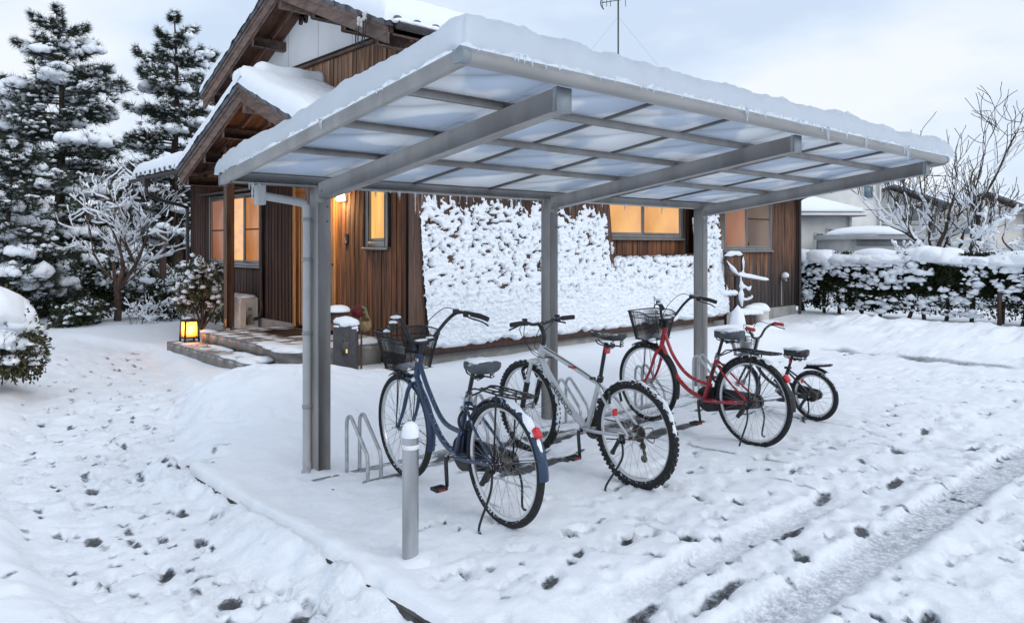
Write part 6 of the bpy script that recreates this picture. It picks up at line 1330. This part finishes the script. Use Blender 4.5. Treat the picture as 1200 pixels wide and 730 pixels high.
for k in range(1900):                      # snow caught in the face
    y = rng.uniform(HY0, HY1); z = rng.uniform(.22, 1.30); r = (.018 + .075 * rng.random() ** 2.5) * (1.2 if z > .8 else 1.0)
    if float(fbm(np.array([[y * 4, z * 5, 2.]]), 2)[0]) < -.12: continue
    sn.blob((HX - .34 - rng.uniform(-.10, .06), y, z), (r * .8, r * rng.uniform(.7, 1.5), r * .75), None, .9, 2.0, 1, None, .7)
tag(sn.build('snow_clumps', 'snow_clump', hd, True), kind='stuff')
m = MB(); ty_ = np.linspace(HY0 - .1, HY1 + .1, 120); m.tube(np.stack([HX + .03 * np.sin(ty_ * 3), ty_, 1.27 + .03 * np.sin(ty_ * 2.3) + .02 * np.sin(ty_ * 5.1)], 1), .15 + .02 * np.sin(ty_ * 4.2), 12, sx=2.3, up=(0, 0, 1))
for k in range(80):                        # thick cap: overlapping cushions, some sagging over the face
    y = HY0 - .1 + (HY1 - HY0 + .2) * (k + rng.uniform(-.4, .4)) / 80; hN = float(fbm(np.array([[y * 1.3, 2.2, 0]]), 2)[0])
    m.blob((HX + rng.normal(0, .10), y, 1.24 + .05 * hN), (rng.uniform(.36, .46), rng.uniform(.28, .52), rng.uniform(.16, .21) + .07 * hN), None, .22, 1.5, 3, None, .45)
for k in range(60):
    y = rng.uniform(HY0, HY1); r = rng.uniform(.05, .12); m.blob((HX - rng.uniform(.30, .40), y, 1.28 - rng.uniform(.0, .16) * (1 + (rng.random() < .25))), (r * .8, r * rng.uniform(.8, 1.3), r * .85), None, .35, 2.2, 2, None, .8)
tag(m.build('snow_cap', 'snow_clump', hd, True), kind='stuff')
for (y, z) in ((3.55, .95), (4.05, .7)): MB().box(HX - .45, HX - .39, y - .03, y + .03, -.1, z).build('stake', 'wood_dark', hd)

# big bare tree behind the hedge
tx, ty = ray(1122, 18.6); bare_tree('bare_tree', tx, ty, 1.35, .12, 6, 'wide leafless tree with snow on its limbs rising behind the hedge', 33, .30, .55, 1.9, 2, (2, 3), .84, .13, lean=[(-.30, .26, 1), (.30, -.28, 1)], cover=1.0, hmin=.014, taper=.7, minr=.007, sminr=.009, mat='bark')
tx, ty = ray(1190, 17.4); bare_tree('orchard_tree', tx, ty, .85, .10, 5, 'low crooked fruit tree thick with snow beside the wide leafless tree', 52, .06, .70, 1.4, 2, (3, 4), .78, .25, lean=[(.6, -.5, .8), (-.7, .5, .7)], cover=.95, hmin=.022, taper=.7, minr=.006)
tx, ty = ray(1060, 18.2); bare_tree('orchard_tree', tx, ty, .62, .07, 5, 'low snow smothered tree in front of the grey garage', 66, .06, .75, 1.4, 2, (3, 4), .76, .25, lean=[(-.5, .5, .6), (.6, -.3, .6)], cover=.95, hmin=.030, taper=.7, minr=.006)

# ------------------------------------------------------------------ neighbours
pmat('render_white', (.62, .61, .58), (.70, .69, .66), rough=.85, scale=2, bump=.05, bscale=40); pmat('render_grey', (.36, .36, .36), (.42, .42, .415), rough=.85, scale=2); pmat('shutter', (.12, .125, .13), (.16, .165, .17), rough=.6, scale=3); pmat('glass_far', (.10, .15, .19), (.16, .22, .27), rough=.12, scale=2)
def bldg(name, label, cx_px, d, w, dep, h, wall, turn=0.0, roof='hip', rh=.9, over=.4, wins=(), bands=(), snow=.25, cat='house'):
    x, y = ray(cx_px, d); g0 = -.1; o = link(bpy.data.objects.new(name, None)); o.location = (x, y, g0); o.rotation_euler = (0, 0, YAW - math.pi / 2 + turn); tag(o, label, cat); OFF[o.name] = np.zeros(3)
    B = lambda m, n, mt_, p=o, s_=False: m.build(n, mt_, p, s_, local=True)
    B(MB().box(-w / 2, w / 2, 0, dep, 0, h), 'wall', wall)
    a, c, e, f = -w / 2 - over, w / 2 + over, -over, dep + over
    if roof == 'hip':
        i = min(c - a, f - e) / 2; k = i * .98; R1, R2 = (a + k, (e + f) / 2, h + rh), (c - k, (e + f) / 2, h + rh)
        for (nm, mt_, dz, mg) in (('roof', 'tile', .10, 0), ('roof_snow', 'snow', .10 + snow, -.03)):
            q = np.array([(a - mg, e - mg, h), (c + mg, e - mg, h), (c + mg, f + mg, h), (a - mg, f + mg, h)]); V = np.vstack([q + (0, 0, -.06 if nm == 'roof' else .10), q * (1, 1, 1) + (0, 0, dz * .55 if nm == 'roof' else dz * .6), np.array([R1, R2]) + (0, 0, dz)])
            B(MB().add(V, [(0, 1, 5, 4), (1, 2, 6, 5), (2, 3, 7, 6), (3, 0, 4, 7), (4, 5, 9, 8), (6, 7, 8, 9), (3, 2, 1, 0)], [(5, 6, 9), (7, 4, 8)]), nm, mt_, o)
        g = MB(); g.box(a - .05, c + .05, e - .10, e - .02, h - .03, h + .06); B(g, 'gutter', 'render_white')
    elif roof == 'gable':                       # ridge runs away from the viewer
        m_ = (a + c) / 2
        for (nm, mt_, d0, d1) in (('roof', 'tile', .0, .12), ('roof_snow', 'snow', .121, .12 + snow)):
            for s_ in (a, c): B(MB().prism([(m_, e, h + rh + d0), (s_, e, h + d0), (s_, e, h + d1), (m_, e, h + rh + d1)], (0, f - e, 0)), nm, mt_)
        B(MB().prism([(-w / 2, 0, h), (w / 2, 0, h), (m_, 0, h + rh * .92)], (0, dep, 0)), 'gable_wall', wall)
    else:
        B(MB().box(a, c, e, f, h, h + .16), 'roof', 'render_grey'); s_ = MB(); s_.blob((0, dep / 2, h + .16), ((c - a) * .52, (f - e) * .55, snow * 1.5), 3, .05, 1, 3, None, .02); B(s_, 'roof_snow', 'snow', o, True)
    for (u, z0, z1, ww, mt_) in wins:
        wf = B(MB().box(u - ww / 2 - .05, u + ww / 2 + .05, -.05, .02, z0 - .05, z1 + .05), 'window', 'render_white'); B(MB().box(u - ww / 2, u + ww / 2, -.06, -.04, z0, z1), 'pane', mt_, wf)
        if mt_ == 'glass_far' and ww > .5: B(MB().box(u - .02, u + .02, -.07, -.06, z0, z1), 'mullion', 'render_white', wf)
    if roof != 'flat': B(MB().cyl((w / 2 - .12, -.06, 0), (w / 2 - .12, -.06, h), .035, 8), 'downpipe', 'render_grey'); B(MB().box(-w / 2 - .02, w / 2 + .02, -.03, .1, 0, .45), 'plinth', 'concrete')
    for (z0, z1, mt_) in bands: B(MB().box(-w / 2 - .01, w / 2 + .01, -.012, .05, z0, z1), 'wall_joint', mt_)
    return o
sc_ = lambda px, d: px * d / F_PX
bldg('white_house', 'white rendered low wing with hipped snowy roof and three slit windows', 938, 27, 3.7, 4, 2.72, 'render_white', 0, 'hip', .75, .35, [(sc_(960 - 938, 27), 1.4, 2.05, .24, 'glass_far'), (sc_(974 - 938, 27), 1.55, 2.2, .22, 'glass_far'), (sc_(984 - 938, 27), 1.3, 1.95, .18, 'glass_far')])
bldg('tall_white_house', 'two storey white house with a small upper window behind the low wing', 988, 31.5, 3.2, 6, 5.6, 'render_white', 0, 'gable', 1.2, .4, [(sc_(1017 - 988, 31.5), 3.6, 4.1, .36, 'glass_far'), (sc_(1003 - 988, 31.5), 1.2, 2.2, .25, 'glass_far')])
bldg('grey_house', 'grey boarded house with a shallow gable and dark shutter', 1042, 35, 4.7, 7, 3.35, 'render_grey', 0, 'gable', .95, .5, [(sc_(1068 - 1042, 35), 2.75, 3.45, 1.0, 'shutter'), (sc_(1092 - 1042, 35), 2.2, 3.1, .3, 'shutter')], [(2.55, 2.6, 'shutter'), (3.3, 3.33, 'shutter')])
bldg('garage', 'flat grey garage with snow on its roof behind the hedge', 1045, 23.5, 2.15, 3, 1.82, 'render_grey', 0, 'flat', 0, .12, [], [(1.62, 1.82, 'shutter')], .2, 'garage')
bldg('beige_house', 'beige house with snowy roof seen through the bare tree', 1150, 38, 4.6, 7, 3.2, 'beige', 0, 'gable', 1.0, .5, [(-.6, 2.2, 3.0, .6, 'glass_far')])
bldg('far_house', 'distant low house with snowy roof beyond the fruit tree', 1225, 46, 7, 7, 2.9, 'render_grey', 0, 'hip', 1.3, .5, [(-1.5, 1.4, 2.3, .9, 'glass_far')])
bldg('far_house', 'distant snowy roofed house between garage and beige house', 1108, 52, 8, 7, 3.3, 'render_white', 0, 'hip', 1.5, .5, [(-1.2, 1.6, 2.6, .9, 'glass_far')])
# far belt of trees closing the view
m = MB(); sn = MB(); rng = np.random.default_rng(3)
for k in range(150):
    p = rng.uniform(-420, 300); d = rng.uniform(32, 60); x, y = ray(p, d); h = rng.uniform(3.0, 5.2); n = 240; v = unit(rng.normal(size=(n, 3))); C = np.array((x, y, h * .5)) + v * np.array((1.5, 1.5, h * .52)) * rng.uniform(.6, 1, (n, 1)); leaves(m, C[C[:, 2] > 0], .42, rng, .6)
    for q in C[rng.random(n) < .05]: sn.blob(q, (.4, .4, .18), None, .3, 2, 1)
for k in range(110):
    p = rng.uniform(880, 1750); d = rng.uniform(60, 95); x, y = ray(p, d); h = rng.uniform(3.0, 5.0); n = 160; v = unit(rng.normal(size=(n, 3))); C = np.array((x, y, h * .5)) + v * np.array((2.2, 2.2, h * .52)) * rng.uniform(.6, 1, (n, 1)); leaves(m, C[C[:, 2] > 0], .55, rng, .6)
    for q in C[rng.random(n) < .10]: sn.blob(q, (.6, .6, .28), None, .3, 2, 1)
fw = m.build('far_wood', 'needles'); tag(fw, 'distant snowy wood closing the view behind the gardens', 'wood', None, 'stuff'); fs = sn.build('far_wood_snow', 'snow_clump', None, True); tag(fs, 'snow lying on the distant wood', 'snow', None, 'stuff')
# overhead lines at the far right
pa, pb_ = np.array((*ray(1078, 36), zat(224, 36))), np.array((*ray(1260, 32), zat(130, 32)))
for i, dz in enumerate((0, .45)):
    t = np.linspace(0, 1, 14); P = pa + (pb_ - pa) * t[:, None] + np.stack([0 * t, 0 * t, -1.2 * t * (1 - t) + dz + 0 * t], 1); o = MB().tube(P, .009, 5).build('overhead_wire', 'cable'); tag(o, ('lower' if i == 0 else 'upper') + ' overhead wire crossing behind the wide leafless tree', 'wire')
